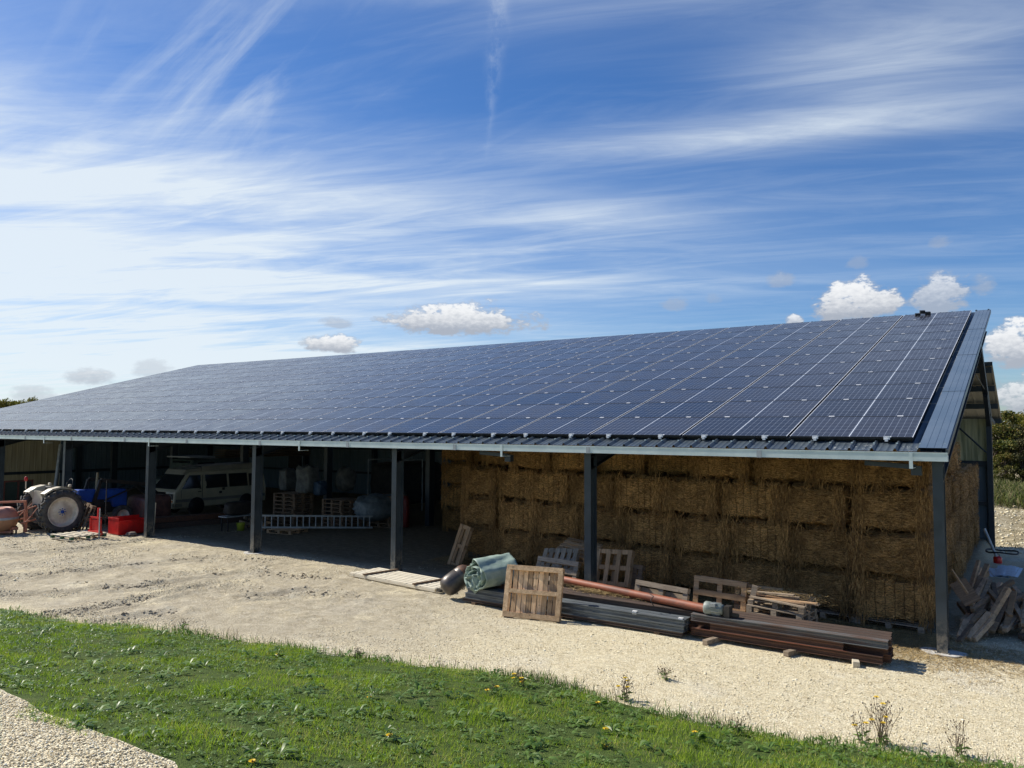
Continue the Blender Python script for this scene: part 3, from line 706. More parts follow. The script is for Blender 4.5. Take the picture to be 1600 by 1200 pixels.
# rear roof, lower than the front one
xr0, xr1 = .10, XL
mb = MB(); y0_, z0_, y1_, z1_ = 14.75, 5.86, 20.8, 4.20
mb.beam(((xr0 + xr1) / 2, y0_, z0_), ((xr0 + xr1) / 2, y1_, z1_), abs(xr1 - xr0), .02)
bbuild(mb, 'rear_roof', 'soffit')
mb = MB()
for t_ in (.02, .33, .66, .97):
    yy = y0_ + (y1_ - y0_) * t_; zz = z0_ + (z1_ - z0_) * t_ - .13
    mb.beam((xr1, yy, zz), (xr0 - .03, yy, zz), .07, .20)
mb.beam((xr1, y0_ - .05, z0_ + .03), (xr0, y0_ - .05, z0_ + .03), .05, .12)
mb.beam((xr1, y1_ + .05, z1_ - .08), (xr0, y1_ + .05, z1_ - .08), .08, .18)
bbuild(mb, 'rear_purlins', 'steel_dark')
# rear wall: dark lower sheets, translucent band above
mb = MB(); mb.b2((XL, YB + .16, -.9), (-.24, YB + .20, 2.62)); bbuild(mb, 'rear_wall', 'clad_dark_x')
mb = MB(); mb.b2((-5.6, YB + .16, 2.623), (-.24, YB + .19, 4.15)); tp = bbuild(mb, 'translucent_panel', 'clad_trans')
mb = MB(); mb.b2((XL, YB + .16, 2.623), (-5.603, YB + .20, 4.6)); bbuild(mb, 'upper_rear_wall', 'clad_dark_x')
mb = MB(); mb.b2((XL, YB + .03, 2.50), (-.24, YB + .155, 2.68)); mb.b2((XL, YB + .03, 1.15), (-.24, YB + .155, 1.27)); bbuild(mb, 'wall_rail', 'steel_dark')
mb = MB(); mb.tube([at(1487, 658, Y=16.72), at(1542, 708, Y=16.72)], .03, 6); mb.tube([(-.15, 10.8, 5.3), (-.15, 16.4, 5.0)], .012, 6); bbuild(mb, 'brace_rod', 'steel_dark')
# left gable wall
mb = MB(); mb.quad((XL + .12, .5, 0), (XL + .12, 7.35, 0), (XL + .12, 7.35, zr(7.35) - .2), (XL + .12, .5, zr(.5) - .2)); mb.quad((XL + .08, .5, 0), (XL + .08, .5, zr(.5) - .2), (XL + .08, 7.35, zr(7.35) - .2), (XL + .08, 7.35, 0))
bbuild(mb, 'side_wall', 'clad_beige')
mb = MB(); mb.prism([(7.36, 0), (YB, 0), (YB, 5.), (16.3, zr(16.3) - .7), (7.36, zr(7.36) - .2)], XL + .06, XL + .12, lambda p, q, t: (t, p, q)); bbuild(mb, 'side_wall', 'clad_dark')
mb = MB(); mb.b2((XL + .125, .5, 1.12), (XL + .22, YB, 1.27)); mb.b2((XL + .125, .5, 2.95), (XL + .22, YB, 3.12)); bbuild(mb, 'side_rail', 'steel_dark')
# slanting downpipe by the left posts
a_ = at(95, 694, X=-40); b_ = at(86, 766, X=-40)
mb = MB(); mb.tube([a_, b_], .09, 10); bbuild(mb, 'downpipe', 'galv_dull')
# concrete pads under posts
for i, x in enumerate(PX[:4]):
    n_ = 13; poly = []
    for k in range(n_):
        a = 2 * PI * k / n_; poly.append((x + (.33 + .06 * math.sin(3 * a + i)) * math.cos(a), .36 + (.27 + .05 * math.cos(2 * a + i)) * math.sin(a)))
    mb = MB(); mb.prism(poly, -.05, .028 if i == 0 else .012, lambda p, q, t: (p, q, t)); bbuild(mb, 'footing_pad', 'concrete')
# gutter
mb = MB(); yg = -.06; zb = 3.207
mb.b2((XL - .05, yg, zb), (.03, yg + .012, zb + .145)); mb.b2((XL - .05, yg + .012, zb), (.03, yg + .15, zb + .012)); mb.b2((XL - .05, yg + .138, zb + .012), (.03, yg + .15, zb + .12))
mb.b2((.018, yg + .012, zb + .012), (.03, yg + .138, zb + .14)); mb.b2((XL - .05, yg - .008, zb + .13), (.03, yg - .001, zb + .147))
gut = bbuild(mb, 'gutter', 'galv')
for k in range(12):
    xx = -3.03 - 3.6 * k
    if xx < XL: break
    mb = MB(); mb.b2((xx - .045, yg - .010, zb - .006), (xx + .045, yg - .002, zb + .128)); bbuild(mb, 'gutter_joint', 'galv_dull', gut)
for u_, v_ in ((1423, 712), (783, 702), (467, 695), (232, 691), (68, 688)):
    p = at(u_, v_, Y=-.09); mb = MB(); mb.b2((p.x - .028, -.085, zb - .13), (p.x + .028, -.075, zb + .135)); mb.b2((p.x - .028, -.073, zb - .13), (p.x + .028, .25, zb - .115))
    bbuild(mb, 'gutter_bracket', 'galv', gut)
for u_, v_ in ((1425, 722), (790, 712)):
    p = at(u_, v_, Y=.3); mb = MB(); mb.beam((p.x - .75, .34, 3.14), (p.x + .05, .34, 3.09), .10, .08); mb.box((p.x + .06, .36, 3.03), (.16, .14, .16))
    bbuild(mb, 'eave_bracket', 'steel_dark')
# solar panels
GP = .165
def panel_mesh():
    mb = MB(); w_, h_, t_ = 2.032, 1.442, .038
    mb._add([(0, 0, 0), (w_, 0, 0), (w_, h_, 0), (0, h_, 0)], [(0, 1, 2, 3)])
    mb.cur = 1
    for x0, x1 in ((0, .009), (w_ - .009, w_)): mb.b2((x0, 0, -.004), (x1, h_, .002))
    mb.cur = 2
    for x0, x1 in ((0, .009), (w_ - .009, w_)): mb.b2((x0, 0, -t_), (x1, h_, -.0042))
    mb.b2((.015, 0, -t_), (w_ - .015, .012, .0015)); mb.b2((.015, h_ - .012, -t_), (w_ - .015, h_, .0015))
    mb.b2((.02, .02, -t_), (w_ - .02, h_ - .02, -.006))
    return mb
ux = Vector((1, 0, 0)); uy = Vector((0, math.cos(TH), math.sin(TH))); uz = Vector((0, -math.sin(TH), math.cos(TH)))
RM = Matrix((ux, uy, uz)).transposed()
KP = 1.0197
org = lambda j, i: CP + (Vector((-.459 - 2.088 * j - 2.068, .162, 3.600)) + uy * (1.462 * i) - CP) * KP
cells_ = sorted([((org(j, i) + ux * 1.03 + uy * .7 - CP).length, j, i) for j in range(21) for i in range(11)])
pm = None; cm = None
def clamp_mb():
    mb = MB()
    for cx in (.46, 1.66): mb.box((cx, -.010, .004), (.105, .044, .014))
    return mb
for _, j, i in cells_[:100]:
    if pm is None:
        o = panel_mesh().build('solar_panel', ['pv', 'alu', 'black'], barn); pm = o
        cm = MB().box((0, -.010, .004), (.105, .044, .014)).build('clamp', 'white_clamp', o); cobj = [cm]
        c2 = cm.copy(); COL.objects.link(c2); cobj.append(c2)
    else:
        o = pm.copy(); COL.objects.link(o); cobj = []
        for _k in range(2): c_ = cm.copy(); COL.objects.link(c_); cobj.append(c_)
    o.parent = barn; o.location = org(j, i) + BO; o.rotation_euler = (TH, 0, 0); o.scale = (KP,) * 3
    for c_, cx in zip(cobj, (.46, 1.66)): c_.parent = o; c_.location = (cx + random.uniform(-.02, .02), 0, 0)
mbs = MB(); base_mb = panel_mesh(); cmb = clamp_mb()
for _, j, i in cells_[100:]:
    off = Vector((-2.088 * j, 1.462 * i, 0))
    for src, m0 in ((base_mb, 0), (cmb, 3)):
        o_ = len(mbs.v); mbs.v += [tuple(Vector(v) + off) for v in src.v]
        mbs.f += [[a + o_ for a in f] for f in src.f]; mbs.mi += [m_ + m0 for m_ in src.mi]; mbs.sm += [False] * len(src.f)
ps = mbs.build('solar_panel_field', ['pv', 'alu', 'black', 'white_clamp'], barn, org(0, 0) + BO); ps.rotation_euler = (TH, 0, 0); ps.scale = (KP,) * 3; ps['kind'] = 'stuff'
# mounting rail and feet along the bottom row
mb = MB(); mb.beam((XL + .3, .56, zr(.56) + .04), (-.55, .56, zr(.56) + .04), .04, .07); bbuild(mb, 'mounting_rail', 'black')
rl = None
for j in range(1, 21):  # black strips added under the column gaps so the seams look shaded
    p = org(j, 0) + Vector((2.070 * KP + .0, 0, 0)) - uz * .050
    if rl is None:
        mb = MB(); mb.beam(Vector((-.010, 0, 0)), Vector((-.010, 0, 0)) + uy * (1.462 * 11 * KP), .10, .04, uz); rl = mb.build('gap_shade_strip', 'black', barn); o = rl
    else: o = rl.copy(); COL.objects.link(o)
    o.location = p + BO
ft = None
for j in range(21):
    for cx in (.46, 1.66):
        xx = org(j, 0).x + cx
        if ft is None: ft = MB().box((0, .435, 3.582), (.10, .03, .062)).box((0, .41, 3.545), (.05, .05, .05)).build('rail_foot', 'white_clamp', barn); o = ft
        else: o = ft.copy(); COL.objects.link(o)
        o.location = BO + Vector((xx, 0, 0))
mb = MB()
for r_ in ribs: mb.box((r_ - .033, .27, zr(.27) + .045), (.03, .04, .022))
bbuild(mb, 'roof_screws', 'galv')

# ------------------------------------------------------------------ straw bales
def bale_mesh(seed, W_=1.30, D_=2.38, H_=.83, dense=True):
    r = np.random.default_rng(seed)
    nx_, ny_, nz_ = 22, 12, 14
    V = []; Fq = []
    def face(o, a, b, na_, nb_):
        st = len(V)
        for i in range(na_ + 1):
            for j in range(nb_ + 1): V.append(np.array(o) + np.array(a) * i / na_ + np.array(b) * j / nb_)
        for i in range(na_):
            for j in range(nb_): k = st + i * (nb_ + 1) + j; Fq.append((k, k + nb_ + 1, k + nb_ + 2, k + 1))
    w, d, h = W_ / 2, D_, H_
    face((-w, 0, 0), (2 * w, 0, 0), (0, 0, h), nx_, nz_); face((w, 0, 0), (0, d, 0), (0, 0, h), ny_ * 2, nz_)
    face((-w, d, 0), (0, -d, 0), (0, 0, h), ny_, nz_); face((w, d, 0), (-2 * w, 0, 0), (0, 0, h), 6, 6)
    face((-w, 0, h), (2 * w, 0, 0), (0, d, 0), nx_, ny_); face((-w, d, 0), (2 * w, 0, 0), (0, -d, 0), 6, 6)
    V = np.array(V); c = np.array([0, d / 2, h / 2]); q = (V - c) / np.array([w, d / 2, h / 2])
    # round the corners and bulge, with strings pinching the flakes
    a = np.abs(q); second = np.sort(a, 1)[:, 1]; k = 1 - .21 * np.clip((second - .66) / .34, 0, 1) ** 2.4
    V = c + (V - c) * k[:, None] * np.array([.975, 1, .955])
    n_ = q / np.maximum(np.abs(q).max(1, keepdims=True), .01); n_ = np.where(np.abs(n_) > .98, np.sign(n_), 0)
    fl = .018 * np.abs(np.sin((q[:, 0] * 3.3 + seed) * PI / 1.0)) 
    dsp = .045 * vnoise(V[:, 0] * 1. + seed, V[:, 2] * 1.3 + V[:, 1], 4., seed) * 2 + .02 * vnoise(V[:, 0] + seed, V[:, 2] + V[:, 1] * 1.7, 13., seed) * 2 + fl
    V = V + n_ * dsp[:, None]
    V = V.tolist(); F4 = [list(f) for f in Fq]
    # strands
    def strands(n, mode):
        for _ in range(n):
            if mode == 'f': p = np.array([r.uniform(-w, w), -.015, r.uniform(.09 * h, .91 * h)]); nn = np.array([0, -1, 0]); ed = abs(p[0]) > .40; t = np.array([r.normal(0, .25 if ed else 1.), 0, r.normal(0, .8 if ed else .40)])
            elif mode == 's': p = np.array([w + .01, r.uniform(0, d), r.uniform(0, h)]); nn = np.array([1, 0, 0]); t = np.array([0, r.normal(0, .7), r.normal(0, 1)])
            elif mode == 'l': p = np.array([-w - .01, r.uniform(0, d), r.uniform(0, h)]); nn = np.array([-1, 0, 0]); t = np.array([0, r.normal(0, .7), r.normal(0, 1)])
            else:   # hanging from edges
                p = np.array([r.choice([-1, 1]) * w * r.uniform(.68, 1.02), -.03, r.uniform(.1, h)]); nn = np.array([0, -1, 0]); t = np.array([r.normal(0, .15), 0, -1])
            t = t / (np.linalg.norm(t) + 1e-6); L = r.uniform(.05, .20) * (1.7 if mode == 'h' else 1)
            sd_ = np.cross(nn, t) * r.uniform(.0025, .0065) * (1.3 if r.random() > .8 else 1)
            o = r.uniform(.0, .035); p0 = p + nn * .008; p1 = p + t * L * .5 + nn * (o + .012); p2 = p + t * L + nn * o * r.uniform(0, 1.6)
            st = len(V); V.extend([list(p0 - sd_), list(p0 + sd_), list(p1 + sd_), list(p1 - sd_), list(p2 + sd_ * .6), list(p2 - sd_ * .6)])
            F4.append([st, st + 1, st + 2, st + 3]); F4.append([st + 3, st + 2, st + 4, st + 5])
    strands(1000, 'f'); strands(900, 's'); strands(260, 'h')
    if seed == 4: strands(400, 'l')
    o = npmesh('straw_bale', V, F4, 'straw'); sm = np.zeros(len(F4), bool); sm[:len(Fq)] = True
    o.data.polygons.foreach_set('use_smooth', sm)
    return o
protos = [bale_mesh(s) for s in (1, 2, 3, 4)]; used = [False] * 4
ORD = ['bottom', 'second', 'third', 'fourth', 'fifth']; NTH = ['first', 'second', 'third', 'fourth', 'fifth', 'sixth', 'seventh', 'eighth', 'ninth', 'tenth']
def bale(k, loc, rz, label, rx=0, sx=1.):
    if used[k]: o = protos[k].copy(); COL.objects.link(o)
    else: o = protos[k]; used[k] = True
    o.location = loc; o.rotation_euler = (rad(rx), 0, rad(rz)); o.scale = (sx, 1, 1)
    tag(o, label, 'straw bale', 'straw bales stacked under the shed roof')
yf = lambda X_: 1.4 + .135 * (-.4 - X_)
bw = 1.333
for row in range(4):
    for c in range(9):
        if row == 3 and c > 8: continue
        X_ = -.40 - bw * (c + .5) + (0, .16, -.12, .08)[row] * (0 < c < 8) + random.uniform(-.05, .05) * (0 < c < 8)
        if row == 3: X_ += .55 if c > 0 else .0
        dyy = random.uniform(-.07, .09) + (.32 if row == 3 and c in (4, 5, 8) else 0) + (.12 if row == 2 and c in (7,) else 0)
        k = 4 - 1 if c == 8 else random.randint(0, 2)
        lab = 'brown straw bale in the %s layer of the front stack, %s from its right end' % (ORD[row] if row < 3 else 'topmost', NTH[c])
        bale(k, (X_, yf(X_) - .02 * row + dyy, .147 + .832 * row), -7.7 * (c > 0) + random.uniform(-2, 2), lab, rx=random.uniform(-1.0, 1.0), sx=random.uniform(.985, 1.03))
for row in range(5):
    for k_ in range(1, 6):
        if row == 3 and k_ > 2 or row == 4 and k_ > 1: continue
        bale(random.randint(0, 2), (-.43 - bw / 2 + random.uniform(-.03, .05) - (.1 if row >= 3 else 0), 1.4 + 2.42 * k_ + random.uniform(-.03, .03), .147 + .825 * row), random.uniform(-1.5, 1.5),
             'straw bale on the shaded right end of the stack, %s back, %s layer' % (NTH[k_], ORD[row]))
for row in range(3):
    bale(3, (-.40 - bw * 8.6, yf(-12) + 2.4, .13 + .83 * row), -4, 'straw bale behind the left end of the front stack, %s layer' % ORD[row])
for row in range(4):
    for c in range(3):
        bale([3, 1, 0][c], (-16.0 + c * 1.36, 7.4 + random.uniform(-.04, .06), .02 + .835 * row), random.uniform(-2, 2),
             'shadowed straw bale in the stack deep inside the shed, %s from its left, %s layer' % (NTH[c], ORD[row]))

# ------------------------------------------------------------------ pallets
def pallet(label, loc, rot, L=1.2, Wd=.8, mat='wood_grey', nb=5, miss=(), group='wooden pallets', block='wood_grey', face=1, nbot=3):
    """board length along x = L; boards cross stringers"""
    t = thing('pallet', label, 'pallet', loc, rot, group)
    mb = MB()
    for i in range(nb):
        if i in miss: continue
        y = -Wd / 2 + .05 + (Wd - .1) * i / (nb - 1); mb.box((random.uniform(-.006, .006), y, .133), (L * random.uniform(.985, 1.0), min(.1, Wd / nb * .78), .020))
    mb.build('top_deck', mat, t)
    mb = MB()
    for x in (-L / 2 + .05, 0, L / 2 - .05): mb.box((x, 0, .112), (.10, Wd, .020))
    mb.build('stringer_boards', mat, t)
    bm = None
    for x in (-L / 2 + .05, 0, L / 2 - .05):
        for y in (-Wd / 2 + .05, 0, Wd / 2 - .05):
            if bm is None: bm = MB().box((0, 0, 0), (.1, .1, .078)).build('block', block, t); o = bm
            else: o = bm.copy(); COL.objects.link(o)
            o.location = (x, y, .062)
    mb = MB()
    for y in (-Wd / 2 + .05, 0, Wd / 2 - .05)[:nbot]: mb.box((0, y, .011), (L, .1, .021))
    mb.build('bottom_deck', mat, t)
    return t
# pallets under the bales
for i, X_ in enumerate((-1.1, -2.3, -3.6)):
    pallet('grey pallet under the bottom bales, %s from the corner post' % NTH[i], (X_, yf(X_) + .42, .0), (0, 0, -7), mat='wood_grey', group='pallets under the bales')
def setframe(o, loc, ex, ey):
    ex = Vector(ex).normalized(); ey = Vector(ey); ey = (ey - ex * ey.dot(ex)).normalized(); ez = ex.cross(ey)
    o.location = loc; o.rotation_euler = Matrix((ex, ey, ez)).transposed().to_euler()
# the brown pallet standing against the steel beams, underside to the yard
BL = at(788, 963, Z=.0); BRt = at(877, 972, Z=.0)
t = thing('pallet', 'sunlit brown pallet standing on edge against the steel beams beside the green tarpaulin', 'pallet')
ex = (BRt - BL); Lp = ex.length; setframe(t, BL, ex, Vector((-.02, .27, 1)))
Hp = 1.0; bd = .095
mb = MB()
for y in (0, Hp - bd): mb.box((Lp / 2, y + bd / 2, .125), (Lp - .01, bd, .022))
for x in (0, Lp - bd): mb.box((x + bd / 2, Hp / 2, .1245), (bd, Hp - 2 * bd - .006, .022))
mb.box((Lp / 2, Hp * .5, .1245), (Lp - 2 * bd - .006, bd * .85, .022))
mb.build('bottom_deck', 'wood_plank', t, bevel=.002)
mb = MB(); xs_ = [.05, .17, .28, .385, .49, .60, .71, .81, .93, 1.03, Lp - .06]
for i, x in enumerate(xs_):
    if x < Lp: mb.box((x, Hp / 2 + random.uniform(-.01, .01), .011), (.09 if i not in (0, 9) else .085, Hp - .02, .02))
mb.build('top_deck', wood('weathered_vertical_boards', (.68, .48, .28), (.36, .23, .13), (30, 2, 30), vary=.5), t)
bm = None
for x in (.05, Lp / 2, Lp - .05):
    for y in (.05, Hp / 2, Hp - .05):
        if bm is None: bm = MB().box((0, 0, 0), (.1, .1, .09)).build('block', 'wood_warm', t); o = bm
        else: o = bm.copy(); COL.objects.link(o)
        o.location = (x, y, .068)
mb = MB()
for y in (.05, Hp / 2, Hp - .05): mb.box((Lp / 2, y, .0335), (Lp, .09, .02)) 
mb.build('stringer_boards', 'wood_warm', t)

# other pallets around the posts and bales
def lean(label, u0, v0, u1, v1, Y, tilt=(0, .35, 1), **kw):
    """pallet with its lower edge between two photo points at depth Y"""
    a = at(u0, v0, Y=Y); b = at(u1, v1, Y=Y); L = (b - a).length
    kw.setdefault('Wd', .8)
    t = pallet(label, (0, 0, 0), (0, 0, 0), L=L, **kw)
    ex = (b - a).normalized(); up = Vector(tilt).normalized()
    setframe(t, (a + b) / 2 + up * kw['Wd'] / 2, ex, up); return t
def leanv(label, u0, v0, u1, v1, Y, H, tilt, **kw):
    """boards standing upright: local y runs along the ground"""
    a = at(u0, v0, Y=Y); b = at(u1, v1, Y=Y); L = (b - a).length
    t = pallet(label, (0, 0, 0), (0, 0, 0), L=H, Wd=L, **kw)
    up = Vector(tilt).normalized(); setframe(t, (a + b) / 2 + up * H / 2, up, (a - b)); return t
leanv('dark pallet leaning on the left end of the bale stack, clear of the others', 703, 884, 720, 887, 2.3, 1.15, (.22, .25, 1), mat='wood_warm', nb=2, block='wood_warm')
leanv('grey slatted pallet leaning back behind the brown standing pallet', 846, 893, 897, 903, .75, .62, (-.15, .8, .9), mat='wood_grey', nb=6)
lean('grey pallet on edge directly behind the brown standing pallet', 838, 905, 902, 916, .35, (0, .35, .9), mat='wood_grey', Wd=.50, nb=3)
lean('brown pallet lying aslant on top of the heap left of the middle post', 858, 868, 912, 880, 1.15, (.25, .9, .25), mat='wood_warm', block='wood_warm')
leanv('brown pallet leaning on the bales just right of the middle post', 929, 914, 985, 921, 1.15, .82, (-.05, .42, 1), mat='wood_warm', nb=4, block='wood_warm')
lean('small dark pallet leaning on the bales at the right of the brown one', 980, 921, 1003, 924, 1.5, (0, .35, 1), mat='wood_dark', Wd=.55, nb=3, block='wood_dark')
lean('grey pallet on edge on the beams left of the electric motor', 994, 934, 1080, 947, .0, (0, .10, 1), mat='wood_grey', Wd=.36, nb=3, L=1) if 0 else None
lean('grey pallet lying on its edge behind the orange auger, left of the motor', 994, 934, 1076, 950, .12, (0, .25, 1), mat='wood_grey', Wd=.36, nb=2)
lean('dark grey pallet standing on edge behind the electric motor', 1086, 948, 1168, 962, .42, (0, .12, 1), mat='wood_warm', Wd=.62, nb=3, block='wood_dark', miss=())
lean('brown pallet standing on edge behind the bundle of broken pallet wood', 1150, 952, 1225, 962, .62, (0, .15, 1), mat='wood_warm', Wd=.5, nb=3, block='wood_dark')

# stack of broken pallets with loose boards on top
S0 = at(1222, 980, Y=.15)
for i in range(4):
    pallet('weathered broken pallet in the stack right of the motor, %s from the bottom' % NTH[i], (S0.x + random.uniform(-.05, .05), .22 + random.uniform(-.05, .05), .06 + .135 * i), (random.uniform(-2, 2), random.uniform(-2, 2), -3 + random.uniform(-5, 5)), L=1.02, Wd=.75, mat='wood_grey', nb=5, miss=(random.randint(1, 3),), group='stack of broken pallets')
for i in range(9):
    a = Vector((S0.x + random.uniform(-.62, -.4), random.uniform(-.1, .55), .60 + random.uniform(0, .1) )); b = a + Vector((random.uniform(.8, 1.15), random.uniform(-.25, .25), random.uniform(-.05, .08)))
    mb = MB(); mb.beam(a - a, b - a, .085, .022, (random.uniform(-.3, .3), 0, 1)); o = mb.build('loose_board', ('wood_warm', 'wood_grey')[i % 2], None, a); tag(o, 'loose grey board thrown across the top of the broken pallet stack', 'board', 'loose boards on the broken pallets')
for i, (u0, v0, u1, v1) in enumerate(((1212, 979, 1219, 940), (1170, 962, 1180, 915))):
    a = at(u0, v0, Y=-.02); b = at(u1, v1, Y=-.02); mb = MB(); mb.beam(Vector(), b - a, .10, .03, (0, -1, 0)); o = mb.build('upright_board', 'wood_grey', None, a)
    tag(o, ['short grey board standing upright in front of the broken pallet stack', 'grey board tied upright at the left end of the broken pallet stack'][i], 'board')

# ------------------------------------------------------------------ steel beams
def ibeam(name, p0, p1, h, wd, mat, label, group, dz=0.):
    p0, p1 = Vector(p0), Vector(p1); mb = MB(); L = p1 - p0
    t_ = .012
    up = Vector((0, 0, 1)); mb.beam(Vector((0, 0, t_ / 2)), L + Vector((0, 0, t_ / 2)), wd, t_); mb.beam(Vector((0, 0, h - t_ / 2)), L + Vector((0, 0, h - t_ / 2)), wd, t_)
    mb.beam(Vector((0, 0, h / 2)), L + Vector((0, 0, h / 2)), .010, h - 2 * t_)
    # rolled lips seen as lines along the web
    mb.beam(Vector((0, -wd / 2 + .030, h * .5)), L + Vector((0, -wd / 2 + .030, h * .5)), .006, h * .80)
    for q in (.30, .66): mb.beam(Vector((0, -wd / 2 + .022, h * q)), L + Vector((0, -wd / 2 + .022, h * q)), .012, .007)
    o = mb.build(name, mat, None, p0); return tag(o, label, 'steel beam', group)
gA = 'grey steel beams stacked at the left'; gB = 'rusty steel beams stacked on blocks'
zl = [.05, .112, .225]; hl = [.060, .111, .111]
for lv in range(3):
    for r_ in range(2):
        ibeam('steel_beam', (-9.0 + .06 * lv + .05 * r_, -1.22 + .17 * r_, zl[lv]), (-4.06 + .02 * lv, -1.24 + .17 * r_, zl[lv]), hl[lv], .155, 'rust_dark' if lv == 0 else 'beam_grey',
              ('thin rusty beam under the grey bundle, %s row', 'grey steel beam in the left bundle, lower layer, %s row', 'grey steel beam in the left bundle, upper layer, %s row')[lv] % ('front', 'back')[r_], gA)
mb = MB(); 
for lv in range(3):
    for r_ in range(4):
        y = -1.10 + .175 * r_ + (.35 * 0)
        x0 = -3.95 if r_ < 1 else -8.6
        x1 = -.74 - (.12 * lv if r_ == 0 else random.uniform(0, .05)) - (.55 if (lv == 1 and r_ == 0) else 0)
        if r_ > 0: y += .20 * 0
        m_ = 'steel_mixed' if (lv == 2 and r_ == 0) else ('rust' if lv < 2 else 'rust_dark')
        if lv == 2 and r_ == 0: x1 = -.76
        if lv == 0 and r_ == 0: x1 = -.84
        if r_ == 0 and lv == 1: x0 = -3.6
        ibeam('steel_beam', (x0, y - .0, .075 + .122 * lv), (x1, y, .075 + .122 * lv), .119, .16, m_,
              'rusty steel beam in the long right bundle, %s layer, %s row from the front' % (('lowest', 'middle', 'top')[lv], NTH[r_]), gB)
mb = MB(); mb.tube([(-3.9, -1.186, .196), (-1.35, -1.186, .196)], .005, 5)
tag(mb.build('rusty_rod', 'orange'), 'thin bright orange rusty rod along the front of the right beam bundle', 'rod')
for i, (u, v, rz_) in enumerate(((1105, 1008, 60), (1232, 1026, 55), (1337, 1042, 130))):
    p = at(u, v, Z=0); mb = MB(); mb.box((0, .32, .048), (.10, .80, .09)); o = mb.build('timber_block', 'wood_grey' if i < 2 else 'wood_pale', None, (p.x, p.y + .02, 0), bevel=.004); o.rotation_euler = (0, 0, rad((-14, -20, 16)[i]))
    tag(o, ('grey timber block under the left part of the rusty beams', 'grey timber block under the middle of the rusty beams', 'pale timber block under the right end of the rusty beams')[i], 'timber block')
for i, x in enumerate((-8.7, -6.6, -4.55)):
    mb = MB(); mb.box((0, 0, .022), (.10, .42, .046)); tag(mb.build('timber_block', 'wood_dark', None, (x, -1.1, 0)), ('dark wood block under the left end of the grey beams', 'dark wood block under the middle of the grey beams', 'dark wood block under the right end of the grey beams')[i], 'timber block')
for i, (u, v) in enumerate(((991, 958), (1063, 969))):
    p = at(u, v, Y=-1.285); mb = MB(); mb.box((0, 0, 0), (.085, .006, .06)); mb.box((0, .03, .035), (.085, .06, .006)); tag(mb.build('paper_tag', 'white_clamp', None, p), ('white paper tag on the middle of the grey beam bundle', 'white paper tag on the right end of the grey beam bundle')[i], 'tag')
# auger pipe with electric motor
a = at(884, 907, Y=-.72); b = at(1106, 950, Y=-.92)
a.z = .64; b.z = .645; a = at(878, 905, Z=.535); b = at(1103, 951, Z=.535)
t = thing('auger', 'orange auger pipe with grey electric motor lying on the steel beams', 'auger', (b.x, b.y, b.z))
d = (a - b).normalized()
MB().tube([(0, 0, 0), a - b], .074, 20).build('pipe', 'orange', t)
mb = MB(); R_ = Matrix((Vector((0, -1, 0)), Vector((0, 0, -1)), Vector((1, 0, 0)))).transposed()
mot = MB().lathe([(0, 0), (.10, .0), (.115, .02), (.115, .10), (.105, .12), (.105, .28), (.09, .30), (.09, .34), (0, .345)], (-.02, 0, .02), R_, 20).build('motor', 'motor', t)
mb = MB()
for k in range(14):
    a_ = 2 * PI * k / 14; mb.box((.20, -.112 * math.sin(a_), .02 + .112 * math.cos(a_)), (.15, .006, .006), rotm(rx=0))
mb.box((.16, -.09, .10), (.10, .07, .06)); mb.build('terminal_box', 'galv_dull', mot)
MB().box((.40, 0, 0), (.10, .18, .20)).box((.52, 0, -.04), (.14, .05, .05)).build('gearbox', 'dark', t)
MB().tube([(-1.0, 0, -.09), (-.98, -.09, -.03), (-1.02, -.09, .04), (-1.0, 0, .09), (-1.1, .05, .12)], .008, 6).build('wire_tie', 'dark', t)
for i, (u, v, s_) in enumerate(((1040, 941, .20), (1073, 946, .22), (1127, 973, .10), (1046, 968, .05), (1190, 966, .12))):
    pass

# ------------------------------------------------------------------ rolled tarpaulin (spiral sheet)
def tarp_roll():
    V = []; F_ = []
    A = Vector((-8.62, -1.30, .58)); Bv = Vector((-8.22, -.60, .66)); ax = (Bv - A).normalized(); sx_ = Vector((0, 0, 1)).cross(ax).normalized() * -1; sz = sx_.cross(ax) * 1
    if sz.z < 0: sz = -sz
    n_t = 230; n_l = 26
    for i in range(n_t):
        f = i / (n_t - 1); th = f * 2 * PI * 4.6 + .6; r0 = .05 + .34 * f
        r0 *= 1 + .42 * float(vnoise(th * 1.0, 3.1, .8, 5)) + .26 * float(vnoise(th * 1.0, 7.7, 2.4, 6)) + .12 * float(vnoise(th, 1.1, 6., 7))
        for j in range(n_l):
            g = j / (n_l - 1); wob = .05 * math.sin(9 * f * PI + 2.2) * (1 - g) ** 3 - .10 * (1 - g) ** 4 * math.sin(f * 37) ** 2
            rr = r0 * (1 + .16 * float(vnoise(g * 2.2 + 4 * math.cos(th), 4 * math.sin(th), 1., 8)) + .07 * float(vnoise(g * 5 + 7 * math.cos(th), 7 * math.sin(th), 1.3, 9)))
            p = A + (Bv - A) * (g + wob) + sx_ * (rr * math.cos(th) * 1.12) + sz * (rr * math.sin(th) * .98)
            V.append(p)
    for i in range(n_t - 1):
        for j in range(n_l - 1): k = i * n_l + j; F_.append((k, k + 1, k + n_l + 1, k + n_l))
    # drooping corner
    o = npmesh('tarpaulin_roll', [tuple(v) for v in V], F_, 'tarp', smooth=True)
    s = o.modifiers.new('solid', 'SOLIDIFY'); s.thickness = .010
    tag(o, 'sage green rolled-up tarpaulin lying on the left end of the steel beams', 'tarpaulin'); return o
tarp_roll()
mb = MB()   # hanging fold of the tarpaulin: a thing of the same roll
V = []; F_ = []
